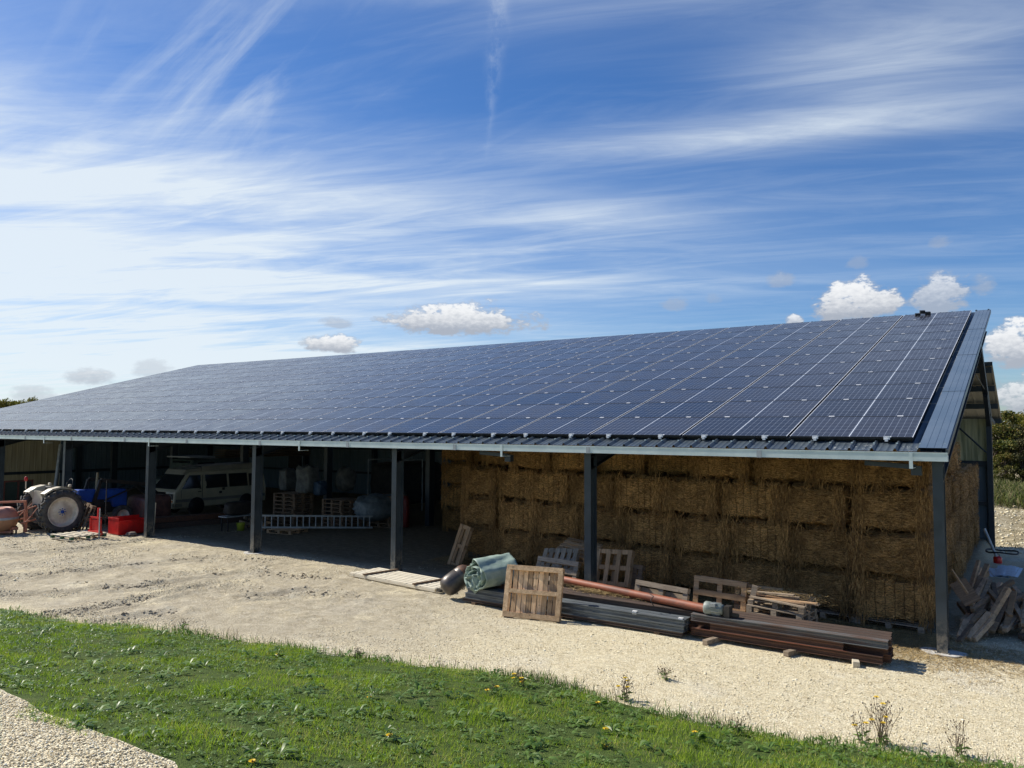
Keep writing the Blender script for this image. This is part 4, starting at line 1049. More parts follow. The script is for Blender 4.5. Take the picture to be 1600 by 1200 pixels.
for i in range(16):
    for j in range(12):
        f, g = i / 15, j / 11; hh = (1 - abs(f - .45) * 1.7); V.append((-8.86 + f * .50 + .03 * math.sin(7 * g + f * 9), -1.33 - .05 * math.sin(f * 17 + g * 3) - .035 * math.sin(f * 31), .60 - g * .38 * max(hh, .1)))
for i in range(15):
    for j in range(11): k = i * 12 + j; F_.append((k, k + 1, k + 13, k + 12))
o = npmesh('hanging_fold', V, F_, 'tarp', smooth=True); s = o.modifiers.new('solid', 'SOLIDIFY'); s.thickness = .015
for r_ in [x for x in bpy.data.objects if x.name == 'tarpaulin_roll']: o.parent = r_

# dark gas-bottle shaped drum, tipped over
t = thing('steel_bottle', 'dark rusty round-ended steel bottle lying beside the green tarpaulin', 'gas bottle', (-9.40, -1.10, .0))
R_ = Matrix.Rotation(rad(-48), 3, 'Z') @ Matrix.Rotation(rad(62), 3, 'X')
ax = Vector((.42, .72, .50)).normalized(); q = ax.to_track_quat('Z', 'Y').to_matrix()
c0 = Vector((-.10, -.16, .24))
body = MB().lathe([(0, -.06), (.09, -.055), (.17, -.02), (.215, .05), (.23, .13), (.23, .36), (.225, .37), (.23, .38), (.23, .46)], c0, q, 28).build('body', plain('bottle_dark', (.055, .052, .05), (.12, .10, .085), 5, .4, .3, .1), t)
MB().lathe([(.23, .462), (.232, .50), (.20, .60), (.14, .66), (.10, .67), (.10, .72), (0, .72)], c0, q, 28).build('rusty_end', plain('bottle_rust', (.16, .07, .035), (.07, .04, .03), 5, .6, .2, .2), t)
p1 = c0 + q @ Vector((-.05, -.225, .12)); MB().tube([p1, p1 + q @ Vector((0, -.03, .05)), p1 + q @ Vector((.06, -.03, .07)), p1 + q @ Vector((.09, 0, .03))], .010, 6).build('handle', 'dark', t)
p1 = c0 + q @ Vector((-.05, -.228, .3)); MB().tube([p1, p1 + q @ Vector((0, -.03, .05)), p1 + q @ Vector((.06, -.03, .07)), p1 + q @ Vector((.09, 0, .03))], .010, 6).build('handle', 'dark', t)

# white slatted gate panel lying on the ground at the second post
P0 = at(547, 899, Z=.03); P1 = at(680, 925, Z=.03); P2 = at(702, 908, Z=.03); P3 = at(612, 891, Z=.03)
t = thing('slatted_panel', 'long cream white slatted panel lying on the gravel at the foot of a post', 'slatted panel')
ex = (P1 - P0); L = ex.length; setframe(t, P0 + Vector((0, 0, .015)), ex, Vector((-.15, 1, 0)))
wd = .95; mb = MB()
for i in range(7): mb.box((L / 2 + random.uniform(-.03, .03), .06 + (wd - .12) * i / 6, .045), (L, .092, .022))
mb.build('slats', wood('cream_painted_slats', (.86, .80, .66), (.74, .66, .50), vary=.06), t)
MB().box((L / 2, -.008, .012), (L, .02, .06)).build('edge_rail', 'wood_pale', t)
for k, x in enumerate((.62, L - .62)): MB().box((x, wd / 2 + .0, .078), (.06, wd + .1, .04), rotm(rz=-6)).build('cross_batten', 'wood_dark', t)
MB().box((L + .08, .25, .02), (.10, .5, .03)).build('end_bracket', 'dark', t)
# ------------------------------------------------------------------ timber heap at the right end
Q = [(395, 745, 440, 600), (430, 730, 475, 640), (465, 770, 510, 680), (478, 865, 552, 700), (545, 850, 555, 730), (388, 1005, 455, 925), (440, 995, 548, 868), (375, 960, 440, 895), (445, 930, 522, 850),
     (525, 972, 548, 920), (532, 930, 642, 742), (575, 945, 642, 790), (562, 780, 605, 715), (612, 945, 650, 880), (630, 950, 672, 760), (645, 890, 700, 770), (690, 930, 735, 830), (600, 880, 640, 790), (350, 980, 385, 900), (365, 900, 395, 870),
     (500, 800, 540, 720), (585, 850, 625, 760), (655, 860, 690, 765), (700, 800, 745, 770), (505, 960, 560, 880), (470, 1000, 560, 900), (560, 960, 610, 860), (655, 945, 715, 870), (410, 930, 470, 880), (735, 920, 770, 800), (760, 940, 800, 830), (720, 960, 775, 900)]
for i, (u0, v0, u1, v1) in enumerate(Q):
    u0, v0, u1, v1 = 1375 + u0 / 3.209, 688 + v0 / 3.209, 1375 + u1 / 3.209, 688 + v1 / 3.209
    z0 = .06 + max(0, (1000 - v0)) / 80 * .42; a = at(u0, v0, Z=z0); b = at(u1, v1, Y=a.y + .55 + .3 * ((i * 7) % 5) / 5)
    if a.x < .0: b.x += .02 - a.x; a.x = .02
    w_ = (.075, .085, .095, .07)[i % 4]; mb = MB(); mb.beam(Vector(), b - a, w_, w_ * (.75, 1., .6)[i % 3], (.3 * ((i * 3) % 5 - 2) / 2, -.3, 1))
    o = mb.build('timber_offcut', ('wood_end', 'wood_end', 'wood_warm', 'wood_grey', 'wood_end', 'wood_dark')[i % 6], None, a, bevel=.004)
    tag(o, 'weathered timber offcut in the heap at the right end of the bales', 'timber', 'heap of timber offcuts')
for i in range(56):
    lay = i % 5; p = Vector((.06 + random.random() * 1.40, 1.70 + .22 * lay + random.random() * .8, .06 + .095 * lay)); an = rad(random.gauss(8, 16)); L_ = random.uniform(.6, 1.1); d_ = Vector((math.sin(an), math.cos(an), random.uniform(.02, .12) + .10 * lay))
    mb = MB(); mb.beam(Vector(), d_ * L_, .085, .08); o = mb.build('timber_offcut', ('wood_end', 'wood_warm', 'wood_end', 'wood_dark')[i % 4], None, p, bevel=.004)
    tag(o, 'weathered timber offcut in the heap at the right end of the bales', 'timber', 'heap of timber offcuts')
p = at(1508, 925, Y=2.1); mb = MB(); mb.box((0, 0, 0), (.30, .03, .46)); o = mb.build('plywood_sheet', 'wood_dark', None, p); o.rotation_euler = (rad(-35), rad(-28), rad(20)); tag(o, 'dark plywood offcut leaning on the timber heap beside the corner post', 'plywood')
p = at(1487, 890, Y=2.0); mb = MB(); mb.beam(Vector(), at(1512, 927, Y=1.8) - p, .03, .03); tag(mb.build('thin_batten', 'wood_warm', None, p), 'thin batten leaning across the plywood offcut', 'batten')
# pale blue sheets on the ground, pole and red can at the rear post
for i, (u, v, rz_, s_) in enumerate(((1572, 888, 4, 1.), (1557, 893, 14, .8), (1580, 893, 0, .9))):
    p = ray_ground(u, v + 8) + Vector((0, 0, .06 + .03 * i)); mb = MB()
    for k in range(5): mb.box((-.15 + .075 * k, 0, .012 * (k % 2)), (.072, 1.3 * s_, .006))
    o = mb.build('metal_sheet', 'zincblue', None, p); o.rotation_euler = (rad(2), rad(3 * i - 3), rad(rz_ - 4)); tag(o, ('longest pale blue metal sheet on the ground right of the timber heap', 'pale blue metal sheet nearest the rear post', 'outermost pale blue metal sheet beside the timber heap')[i], 'metal sheet')
a = ray_ground(1557, 872) + Vector((0, 0, .03)); b = at(1538, 826, Y=a.y + .1); mb = MB(); mb.tube([Vector(), b - a], .032, 10); tag(mb.build('metal_pole', 'galv_dull', None, a), 'light grey pole leaning towards the bales by the rear post', 'pole')
p = ray_ground(1559, 880); t = thing('fuel_can', 'small red can on the ground by the rear post', 'can', p); t.scale = (.8, .8, .8)
MB().lathe([(0, 0), (.10, 0), (.11, .02), (.11, .16), (.09, .19), (.03, .20), (.03, .22), (0, .22)], (0, 0, 0), None, 16).build('body', 'red', t); MB().tube([(-.06, 0, .19), (-.04, 0, .26), (.04, 0, .26), (.06, 0, .19)], .010, 6).build('handle', 'dark', t)
p = ray_ground(1566, 864) + Vector((0, 0, .03)); mb = MB(); mb.tube([Vector((.32 * math.cos(a), .32 * math.sin(a), .015 * math.sin(3 * a))) for a in np.linspace(0, 2 * PI, 24)], .02, 6, cap=False); tag(mb.build('hose_loop', 'black', None, p), 'black hose loop on the ground beside the rear post', 'hose')

# ------------------------------------------------------------------ tractor (faces into the shed, +Y)
def wheel(parent, c, R, wd, rr, lug=0, rimname='rim', n=36, side=1):
    """axle along x; c = hub centre in parent's space"""
    Rx = Matrix.Rotation(rad(90), 3, 'Y')
    wh = MB().lathe([(0, -wd * .2), (rr * .95, -wd * .22), (rr, -wd * .42), (rr * 1.04, -wd * .42), (rr * 1.04, wd * .42), (rr, wd * .42), (rr * .93, wd * .30), (rr * .90, wd * .04), (rr * .72, wd * .0), (rr * .58, wd * .10), (rr * .40, wd * .10), (rr * .36, wd * .17), (.0, wd * .18)], c, Rx, n).build('wheel', rimname, parent)
    mb = MB().lathe([(rr * 1.03, -wd * .40), (rr * 1.1, -wd * .5), (R * .93, -wd * .5), (R * .97, -wd * .36), (R * .975, 0), (R * .97, wd * .36), (R * .93, wd * .5), (rr * 1.1, wd * .5), (rr * 1.03, wd * .40)], c, Rx, n, True, False)
    if lug:
        for k in range(lug):
            for s in (-1, 1):
                a = 2 * PI * (k + (.5 if s > 0 else 0)) / lug
                rot = Matrix.Rotation(a, 3, 'X') @ Matrix.Rotation(rad(s * 42), 3, 'Z')
                p = Vector(c) + Matrix.Rotation(a, 3, 'X') @ Vector((s * wd * .25, 0, R * .985)); mb.box(p, (wd * .58, .055, .085), rot)
    mb.build('tyre', 'tyre', wh)
    mb = MB()
    for k in range(8):
        a = 2 * PI * k / 8; mb.lathe([(.018, 0), (.018, .03), (0, .03)], Vector(c) + Vector((wd * .185, rr * .22 * math.cos(a), rr * .22 * math.sin(a))), Rx, 6)
    mb.lathe([(rr * .12, 0), (rr * .12, .05), (0, .06)], Vector(c) + Vector((wd * .18, 0, 0)), Rx, 14)
    mb.build('hub', 'blue' if lug else 'rim', wh); return wh
TR = thing('tractor', 'old blue tractor with cream fenders and big lugged rear tyres', 'tractor', (-27.85, -.85, 0))
wheel(TR, (.72, 0, .735), .735, .36, .50, 20); wheel(TR, (-.80, 0, .735), .735, .36, .50, 20)
wheel(TR, (.62, 2.25, .40), .40, .20, .22, 0); wheel(TR, (-.66, 2.25, .40), .40, .20, .22, 0)
mb = MB().prism([(.75, .95), (.80, 1.42), (2.55, 1.36), (2.62, 1.25), (2.62, .70), (2.1, .70), (2.0, .95)], -.27, .27, lambda p, q, t: (t, p, q)); mb.build('hood', 'blue', TR, bevel=.03)
mb = MB(); mb.box((0, .0, .75), (.50, 1.0, .46)); mb.box((0, 1.2, .70), (.34, 2.2, .36)); mb.box((0, 2.2, .44), (1.15, .12, .12)); mb.box((.1, 1.5, .9), (.5, .4, .25)); mb.tube([(-.75, 0, .765), (.75, 0, .765)], .12, 12)
mb.build('engine_and_gearbox', 'dark', TR)
for s in (-1, 1):
    mb = MB(); arc = [(math.cos(a) * .86, math.sin(a) * .84 + .765) for a in np.linspace(rad(132), rad(52), 5)]
    x0, x1 = (.40, .72) if s > 0 else (-.40, -.80)
    for i in range(4):
        (a, b), (c, d) = arc[i], arc[i + 1]
        mb.quad((x0, a, b), (x1, a, b), (x1, c, d), (x0, c, d)); mb.quad((x0, a, b), (x0, c, d), (x0, c * .55, .9), (x0, a * .55, .9)); mb.quad((x1, a, b), (x1, a, b - .06), (x1, c, d - .06), (x1, c, d))
    o = mb.build('fender', 'cream', TR); sm_ = o.modifiers.new('s', 'SOLIDIFY'); sm_.thickness = .015
mb = MB(); mb.box((0, -.42, 1.15), (.9, .04, .6)); mb.build('rear_panel', 'cream', TR)
MB().box((0, .1, 1.28), (.42, .4, .08)).box((0, -.12, 1.44), (.42, .07, .3)).build('seat', 'dark', TR, bevel=.03)
sw = MB(); sw.tube([(0, .75, 1.4), (0, .62, 1.62)], .018, 8); sw.tube([Vector((.2 * math.cos(a), .60 + .06 * math.sin(a), 1.63 + .19 * math.sin(a))) for a in np.linspace(0, 2 * PI, 20)], .014, 6, cap=False); sw.build('steering_wheel', 'black', TR)
MB().tube([(.18, 1.5, 1.35), (.18, 1.5, 1.62), (.18, 1.5, 2.02)], [.055, .055, .035], 12).build('exhaust', plain('exhaust_yellowish', (.30, .25, .14), (.18, .14, .09), 6, .6), TR)
bc = MB().tube([(-.72, -.55, 1.5), (-.72, -.55, 1.78)], .02, 8).build('beacon_stalk', 'cream', TR); MB().lathe([(.05, 0), (.055, .05), (.05, .13), (0, .16)], (-.72, -.55, 1.78), None, 14).build('beacon', 'red', bc)
for s in (-1, 1): MB().lathe([(0, 0), (.05, .02), (.06, .10), (0, .11)], (s * .72 + .05, .3, 1.62), rotm(rx=90), 12).build('lamp', 'cream', TR)
mb = MB()
for s in (-1, 1): mb.tube([(s * .3, -.45, .55), (s * .42, -1.15, .42)], .03, 8); mb.tube([(s * .3, -.5, 1.0), (s * .42, -1.0, .45)], .018, 6)
mb.tube([(0, -.45, .95), (0, -1.1, .75)], .025, 8); mb.build('linkage', 'salmon', TR)
mb = MB()
for s in (-.42, .42):
    mb.beam((s, 1.3, 1.0), (s, 1.5, 1.75), .07, .12); mb.beam((s, 1.5, 1.75), (s, 3.3, 1.5), .07, .14); mb.beam((s, 3.3, 1.5), (s, 3.9, .95), .07, .14); mb.beam((s, 1.7, 1.0), (s, 2.9, 1.45), .04, .05)
mb.beam((-.42, 3.3, 1.5), (.42, 3.3, 1.5), .08, .08); mb.beam((-.5, 3.9, .95), (.5, 3.9, .95), .3, .4); mb.build('loader_arms', 'dark', TR)

# cement mixer
p = Vector((-28.35, -2.0, 0))
t = thing('cement_mixer', 'faded orange cement mixer standing at the left edge behind the tractor', 'cement mixer', p)
dr = MB().lathe([(0, .12), (.30, .14), (.50, .28), (.585, .48), (.60, .60)], (-.08, -.30, -.08), None, 32).build('drum', 'drumlow', t)
MB().lathe([(.605, .60), (.615, .61), (.615, .67), (.605, .68)], (-.08, -.30, -.08), None, 32).build('ring_gear', 'galv_dull', dr)
MB().lathe([(.60, .68), (.57, .80), (.42, .98), (.36, 1.0), (.34, .98)], (-.08, -.30, -.08), None, 32).build('upper_drum', 'drum', dr)
mb = MB(); mb.b2((.48, .26, .06), (.60, .34, .85)); mb.beam((.54, .3, 1.12), (-.7, -1.1, 1.08), .08, .07); mb.beam((.54, .3, .85), (.50, .28, 1.14), .07, .07); mb.beam((.4, 0, .1), (.05, -.9, .12), .08, .07); mb.b2((.1, -.1, .16), (.5, .1, .26)); mb.beam((.36, 0, .62), (.1, -.35, .62), .05, .05)
mb.build('frame', 'salmon', t)
for xx in (.44, .12): MB().tube([(xx, .06, .0), (xx, .06, .3)], .03, 8).build('leg', 'dark', t)
MB().lathe([(0, -.03), (.19, -.03), (.20, 0), (.19, .03), (0, .03)], (-.02, -.85, .20), rotm(ry=90), 20).build('wheel', 'dark', t)

# red link box with headstock
p = at(172, 838, Z=0); t = thing('transport_box', 'bright red open steel transport box on the gravel in front of the tractor', 'transport box', (-24.72, -.12, 0))
mb = MB(); L_, w_, h_ = 1.10, .66, .60
mb.b2((-w_, 0, .05), (0, .025, h_)); mb.b2((-.025, .028, .05), (0, L_, h_ - .10)); mb.b2((-w_, .028, .05), (-w_ + .025, L_, h_)); mb.b2((-w_, L_ + .003, .05), (0, L_ + .02, h_ - .1)); mb.b2((-w_ + .03, .03, .03), (-.03, L_, .048)); mb.b2((-w_, -.012, h_ - .05), (.012, -.002, h_ + .01)); mb.b2((.002, .0, h_ - .16), (.014, L_, h_ - .12))
mb.build('body', 'red', t, bevel=.006)
p = Vector((-24.95, -.78, 0)); t = thing('hitch_frame', 'red three point hitch frame standing left of the red transport box', 'hitch frame', p)
mb = MB(); mb.b2((-.33, -.03, .08), (-.27, .03, .68)); mb.b2((.27, -.03, .08), (.33, .03, .68)); mb.b2((-.33, -.03, .64), (.33, .03, .70)); mb.b2((-.36, -.06, .12), (.36, .06, .24)); mb.beam((-.28, 0, .6), (0, .05, .1), .03, .04); mb.b2((-.3, .0, .1), (.3, .03, .6)); mb.beam((.1, .04, .6), (.1, .04, 1.0), .07, .07)
mb.build('frame', 'red', t); MB().tube([(.36, -.06, .02), (.36, -.06, 1.0)], .022, 8).build('pin_rod', 'galv_dull', t)
MB().tube([(.05, .3, .3), (.05, .3, 1.9)], .015, 6).build('lever', 'dark', t)
# dark wood pallet leaning against the wheel, pale pallet flat, stone
t = leanv('dark brown pallet leaning upright between the tractor wheel and the red box', 113, 832, 136, 826, -.15, 1.0, (.18, .3, 1), mat='wood_dark', nb=4, block='wood_dark')
p = at(114, 841, Z=0); t = pallet('pale new pallet with green corner blocks lying flat before the tractor', (-25.15, -1.22, tz(-25.15, -1.22) + .035), (0, 0, 4), L=1.18, Wd=1.2, mat='wood_pale', nb=6, block='green')
mb = MB().lathe([(0, 0), (.13, .01), (.19, .07), (.13, .14), (0, .16)], (0, 0, 0), None, 9, smooth=False); o = mb.build('rock', plain('rock', (.22, .18, .15), (.12, .1, .09), 8, .9), None, at(205, 838, Z=0)); tag(o, 'dark rock on the gravel at the corner of the red box', 'rock')
# pale plank leaning on the post
a = at(238, 838, Z=.0); mb = MB(); mb.beam(Vector(), Vector((-.12, .12, 1.12)), .10, .03, (1, -1, 0)); tag(mb.build('plank', 'wood_pale', None, a), 'short pale plank leaning against the post by the red box', 'plank')
# framed glazed door leaf leaning inside, far left
a = at(3, 790, X=-36); b = at(50, 787, X=-36); t = thing('door_frame', 'old red-brown double glazed window frame leaning inside the left bay', 'window frame', (-36, a.y, .25))
w_ = b.y - a.y; mb = MB(); h_ = 1.1
for yy in (0, w_ / 2 - .035, w_ - .07): mb.b2((0, yy, 0), (.06, yy + .07, h_))
for zz in (0, h_ - .07): mb.b2((.003, .072, zz), (.057, w_ / 2 - .037, zz + .07)); mb.b2((.003, w_ / 2 + .037, zz), (.057, w_ - .072, zz + .07))
mb.build('frame', 'redframe', t)
for yy in (.072, w_ / 2 + .037): MB().b2((.02, yy, .072), (.03, yy + w_ / 2 - .11, h_ - .072)).build('pane', plain('pane', (.05, .07, .06), (.04, .06, .05), 3, .15, 0, 0), t)
MB().b2((-.05, .1, -.25), (.15, w_ - .1, -.002)).build('stand', 'dark', t)
# shrink-wrapped stack of bricks beside post
t = thing('wrapped_stack', 'maroon brick stack wrapped in clear film behind the red box', 'brick stack', (-27.3, 2.5, 0))
def blob(parent, name, mat, sz, seed, n=10, ex_=.18, amp=.05, c=(0, 0, 0), top=1.):
    V = []; F_ = []; r = np.random.default_rng(seed); nu, nv = 28, 16
    for j in range(nv + 1):
        ph = PI * j / nv
        for i in range(nu):
            th = 2 * PI * i / nu; v = np.array([math.cos(th) * math.sin(ph), math.sin(th) * math.sin(ph), math.cos(ph)])
            v = np.sign(v) * np.abs(v) ** ex_ if ex_ < 1 else v
            k = 1 + amp * float(vnoise(v[0] * 1.5 + seed, v[1] * 1.5 + v[2] * 2, 2.2, seed)) * 2
            V.append((c[0] + v[0] * sz[0] / 2 * k, c[1] + v[1] * sz[1] / 2 * k, c[2] + sz[2] / 2 + v[2] * sz[2] / 2 * (k if v[2] > 0 else 1)))
    for j in range(nv):
        for i in range(nu): F_.append((j * nu + i, j * nu + (i + 1) % nu, (j + 1) * nu + (i + 1) % nu, (j + 1) * nu + i))
    return npmesh(name, V, F_, mat, parent, smooth=True)
blob(t, 'wrapped_bricks', 'maroon', (1.25, 1.25, .95), 5, ex_=.35, c=(0, 0, .16)); blob(t, 'pallet_base', 'wood_dark', (1.2, 1.2, .14), 6, ex_=.1, amp=0)
# long timber beams on the ground before the van
for i, (dy_, z_, m_) in enumerate(((0, .0, 'rust_dark'), (.22, .0, 'rust'), (.1, .2, 'rust'), (.32, .2, 'wood_dark'))):
    a = Vector((-25.3, 1.5 + dy_, .0)); b = Vector((-23.9, 5.0 + dy_, .0)); a = Vector((-25.6 - dy_, 1.3, 0)); b = Vector((-24.7 - dy_, 5.6, 0))
    mb = MB(); mb.beam(Vector((0, 0, .1 + z_)), b - a + Vector((0, 0, .1 + z_)), .2, .19); tag(mb.build('long_beam', m_, None, a), ('front long dark beam on the ground below the camper van', 'rust brown long beam on the ground below the camper van', 'upper front long timber beam below the camper van', 'upper rear long dark beam below the camper van')[i], 'beam')

# ------------------------------------------------------------------ camper van, nose towards the yard
VX, VY = -28.25, 4.15
VAN = thing('camper_van', 'beige boxy old camper van parked nose out under the shed roof', 'van', (VX, VY, 0))
def hw_(z): return .92 if z < 1.05 else .92 - (z - 1.05) * .20
pro = [(.02, .34), (.0, .62), (.03, 1.02), (.12, 1.10), (.60, 1.72), (.78, 1.84), (4.30, 1.88), (4.50, 1.75), (4.57, 1.05), (4.57, .38)]
V = []; F_ = []; nseg = len(pro)
lower = [(y, z) for y, z in pro]
for sx in (-1, 1):
    for y, z in lower: V.append((sx * hw_(z) - .92, y, z))
F_ = [tuple(range(nseg)), tuple(range(2 * nseg - 1, nseg - 1, -1))] + [(i, nseg + i, nseg + (i + 1) % nseg, (i + 1) % nseg) for i in range(nseg)]
mb = MB(); mb._add(V, [f[::-1] for f in F_]); mb.build('body', 'van', VAN, bevel=.05)
X1 = lambda z: hw_(z) - .92 + .006
def sidewin(y0, y1, z0, z1, sl=0, name='side_window'):
    fr = MB(); fr.quad((X1(z0), y0 - .03, z0 - .03), (X1(z0), y1 + .03, z0 - .03), (X1(z1), y1 + .03, z1 + .03), (X1(z1), y0 + sl - .03, z1 + .03)); a = fr.build(name, 'black', VAN)
    MB().quad((X1(z0) + .006, y0, z0), (X1(z0) + .006, y1, z0), (X1(z1) + .006, y1, z1), (X1(z1) + .006, y0 + sl, z1)).build('pane', 'glass', a)
sidewin(.33, 1.22, 1.14, 1.66, .42, 'cab_window'); sidewin(1.50, 2.50, 1.14, 1.66); sidewin(2.66, 3.55, 1.14, 1.66); sidewin(3.70, 4.30, 1.14, 1.62)
ws = MB().quad((-1.74, .105, 1.13), (-.10, .105, 1.13), (-.19, .575, 1.72), (-1.65, .575, 1.72)).build('windscreen', 'black', VAN)
MB().quad((-1.70, .115, 1.165), (-.14, .115, 1.165), (-.215, .54, 1.70), (-1.625, .54, 1.70)).build('pane', 'glass', ws)
MB().b2((-.002 + .004, .06, .60), (.012, 4.5, .72)).build('side_stripe', 'vanstripe', VAN)
gr_ = MB().b2((-1.72, -.012, .72), (-.12, .005, .95)).build('grille', 'black', VAN)
for x in (-1.55, -.29): MB().lathe([(0, 0), (.085, .0), (.095, .02), (.07, .05), (0, .055)], (x, .0, .835), rotm(rx=90), 18).build('headlight', 'lampglass', VAN)
MB().b2((-1.80, -.06, .40), (-.04, .015, .56)).b2((-.02, .0, .42), (.03, .35, .55)).build('bumper', 'vangrey', VAN, bevel=.02)
for x in (-1.62, -.22): MB().b2((x - .1, -.01, .60), (x + .1, .003, .68)).build('indicator', 'amber', VAN)
rf = MB(); rf.prism([(.50, 1.72), (.66, 1.93), (1.35, 1.99), (1.36, 2.05), (4.25, 2.10), (4.35, 2.02), (4.38, 1.85), (1.36, 1.83)], -1.60, -.24, lambda p, q, t: (t, p, q)); rf.build('raised_roof', 'vangrey', VAN, bevel=.05)
MB().b2((-1.62, 1.345, 1.80), (-.22, 1.36, 2.06)).build('roof_seam', 'black', VAN)
MB().tube([(-.16, .60, 1.70), (-.10, .14, 1.10)], .012, 6).build('wiper_trim', 'white_clamp', VAN)
for (x, y) in ((-.14, 1.02), (-1.70, 1.02), (-.14, 3.50), (-1.70, 3.50)):
    arch = MB().lathe([(0, 0), (.37, 0), (.37, .014), (0, .014)], (x + .145 if x > -1 else x - .16, y, .40), rotm(ry=90), 28).build('wheel_arch', 'black', VAN)
    wheel(VAN, (x + .06, y, .32), .32, .19, .19, 0, 'vangrey', 24)
MB().b2((.002, 1.27, .45), (.009, 1.29, 1.70)).b2((.002, .30, .75), (.009, .312, 1.1)).build('door_seam', 'black', VAN)
for yy in (2.18, 2.32): MB().b2((.004, yy - .07, .86 + (yy - 2.18)), (.014, yy + .06, .96 + (yy - 2.18))).build('vent_flap', 'dark', VAN)
MB().b2((.004, 1.08, .98), (.03, 1.22, 1.01)).build('door_handle', 'black', VAN)
# bits behind the van
t = thing('off_road_vehicle', 'dark green boxy vehicle with a pale roof edge parked behind the camper van', 'vehicle', (-33.5, 6.6, 0))
MB().prism([(0, .4), (0, 1.25), (.95, 1.40), (1.25, 2.15), (4.1, 2.2), (4.2, .4)], -.9, .9, lambda p, q, t_: (t_, p, q)).build('body', 'truck', t, bevel=.05)
MB().quad((-.75, .98, 1.45), (.75, .98, 1.45), (.72, 1.22, 2.08), (-.72, 1.22, 2.08)).build('windscreen', 'glass', t)
MB().b2((-.95, 1.0, 2.24), (.95, 2.4, 2.30)).build('roof_rack', 'galv_dull', t); MB().b2((.905, 1.5, 1.45), (.912, 2.4, 2.0)).build('side_window', 'glass', t)
for y in (.8, 3.4): wheel(t, (.8, y, .38), .38, .24, .2, 0)
t = thing('timber_rack', 'rack of long dark boards stored above the vehicles at the back', 'timber rack', (-33.2, 12.5, 0))
for i in range(5): MB().box((0, 0, 2.2 + .09 * i), (.9, 5.5, .05), rotm(rz=random.uniform(-3, 3))).build('board', 'wood_dark', t)
for yy in (-2, 2): MB().b2((-.5, yy, 0), (.5, yy + .1, 2.15)).build('support', 'dark', t)
t = thing('work_bench', 'small workbench with a lime bucket below it behind the van', 'workbench', (-22.9, 3.3, 0)); MB().box((0, 0, .52), (.5, 1.3, .04)).build('top', 'galv_dull', t)
for yy in (-.55, .55):
    for xx in (-.18, .18): MB().b2((xx - .02, yy - .02, 0), (xx + .02, yy + .02, .5)).build('leg', 'dark', t)
blob(t, 'cover', 'dark', (.4, 1.1, .5), 9, ex_=.5, c=(0, 0, .54))
p = at(376, 829, Z=0); t = thing('bucket', 'lime yellow bucket on the ground left of the second lit post', 'bucket', (p.x, p.y, 0)); MB().lathe([(0, 0), (.12, 0), (.15, .27), (.155, .28), (.14, .28), (.12, .05)], (0, 0, 0), None, 20, True, False).build('body', 'bucket', t); MB().tube([(-.15, 0, .26), (-.1, .0, .36), (.1, 0, .36), (.15, 0, .26)], .006, 5).build('handle', 'dark', t)

# long ladder lying on its side
a0 = at(409, 824, Y=2.7); b0 = at(582, 823, Y=6.0); L = (b0 - a0)
t = thing('ladder', 'long aluminium ladder resting on its side in front of the pallet stacks', 'ladder', a0)
hh = .40
for z_ in (0, hh): MB().beam(Vector((0, 0, z_)), L + Vector((0, 0, z_ - .03)), .03, .06).build('rail', 'galv_dull', t)
mb = None
for i in range(18):
    p = L * ((i + .5) / 18)
    if mb is None: mb = MB().tube([(0, 0, -.0), (0, 0, hh - .02)], .022, 8).build('rung', 'galv_dull', t); o = mb
    else: o = mb.copy(); COL.objects.link(o)
    o.location = p
a1 = at(408, 843, Z=0); MB().beam(Vector((0, 0, .2)), a1 - a0, .03, .05).build('strut', 'galv', t)
# pallet stacks behind the ladder
def stack(u, v, n, nm, L=1.15, Y=None, rz=0, mat='wood_dark', wd=1.0, z0=0):
    for i in range(n):
        pallet('brown pallet in the %s, %s from the bottom' % (nm, NTH[i]), (u, v, z0 + .147 * i), (0, 0, rz + random.uniform(-3, 3)), L=L, Wd=wd, mat=mat, nb=6, group='pallet stacks inside the shed', block='wood_dark')
stack(-23.0, 5.9, 8, 'tall left pallet stack behind the ladder', rz=4); stack(-20.7, 6.3, 7, 'middle pallet stack behind the ladder', rz=-3); stack(-19.4, 7.4, 8, 'right pallet stack behind the ladder', rz=2)
pallet('single pallet lying flat under the ladder', (-20.9, 3.9, 0), (0, 0, 8), L=1.1, Wd=.9, mat='wood_warm', block='wood_warm')
for i in range(9):
    a = Vector((-23.0 + random.uniform(-.7, .9), 3.9 + random.uniform(-.4, .8), random.uniform(.03, .35))); mb = MB(); mb.box((0, 0, 0), (random.uniform(.2, .7), random.uniform(.1, .3), random.uniform(.03, .15)), rotm(random.uniform(-30, 30), random.uniform(-30, 30), random.uniform(0, 180)))
    tag(mb.build('scrap_board', random.choice(('wood_warm', 'wood_grey', 'wood_dark')), None, a), 'scrap board in the rubble left of the pallet stacks', 'board', 'scrap boards behind the ladder')
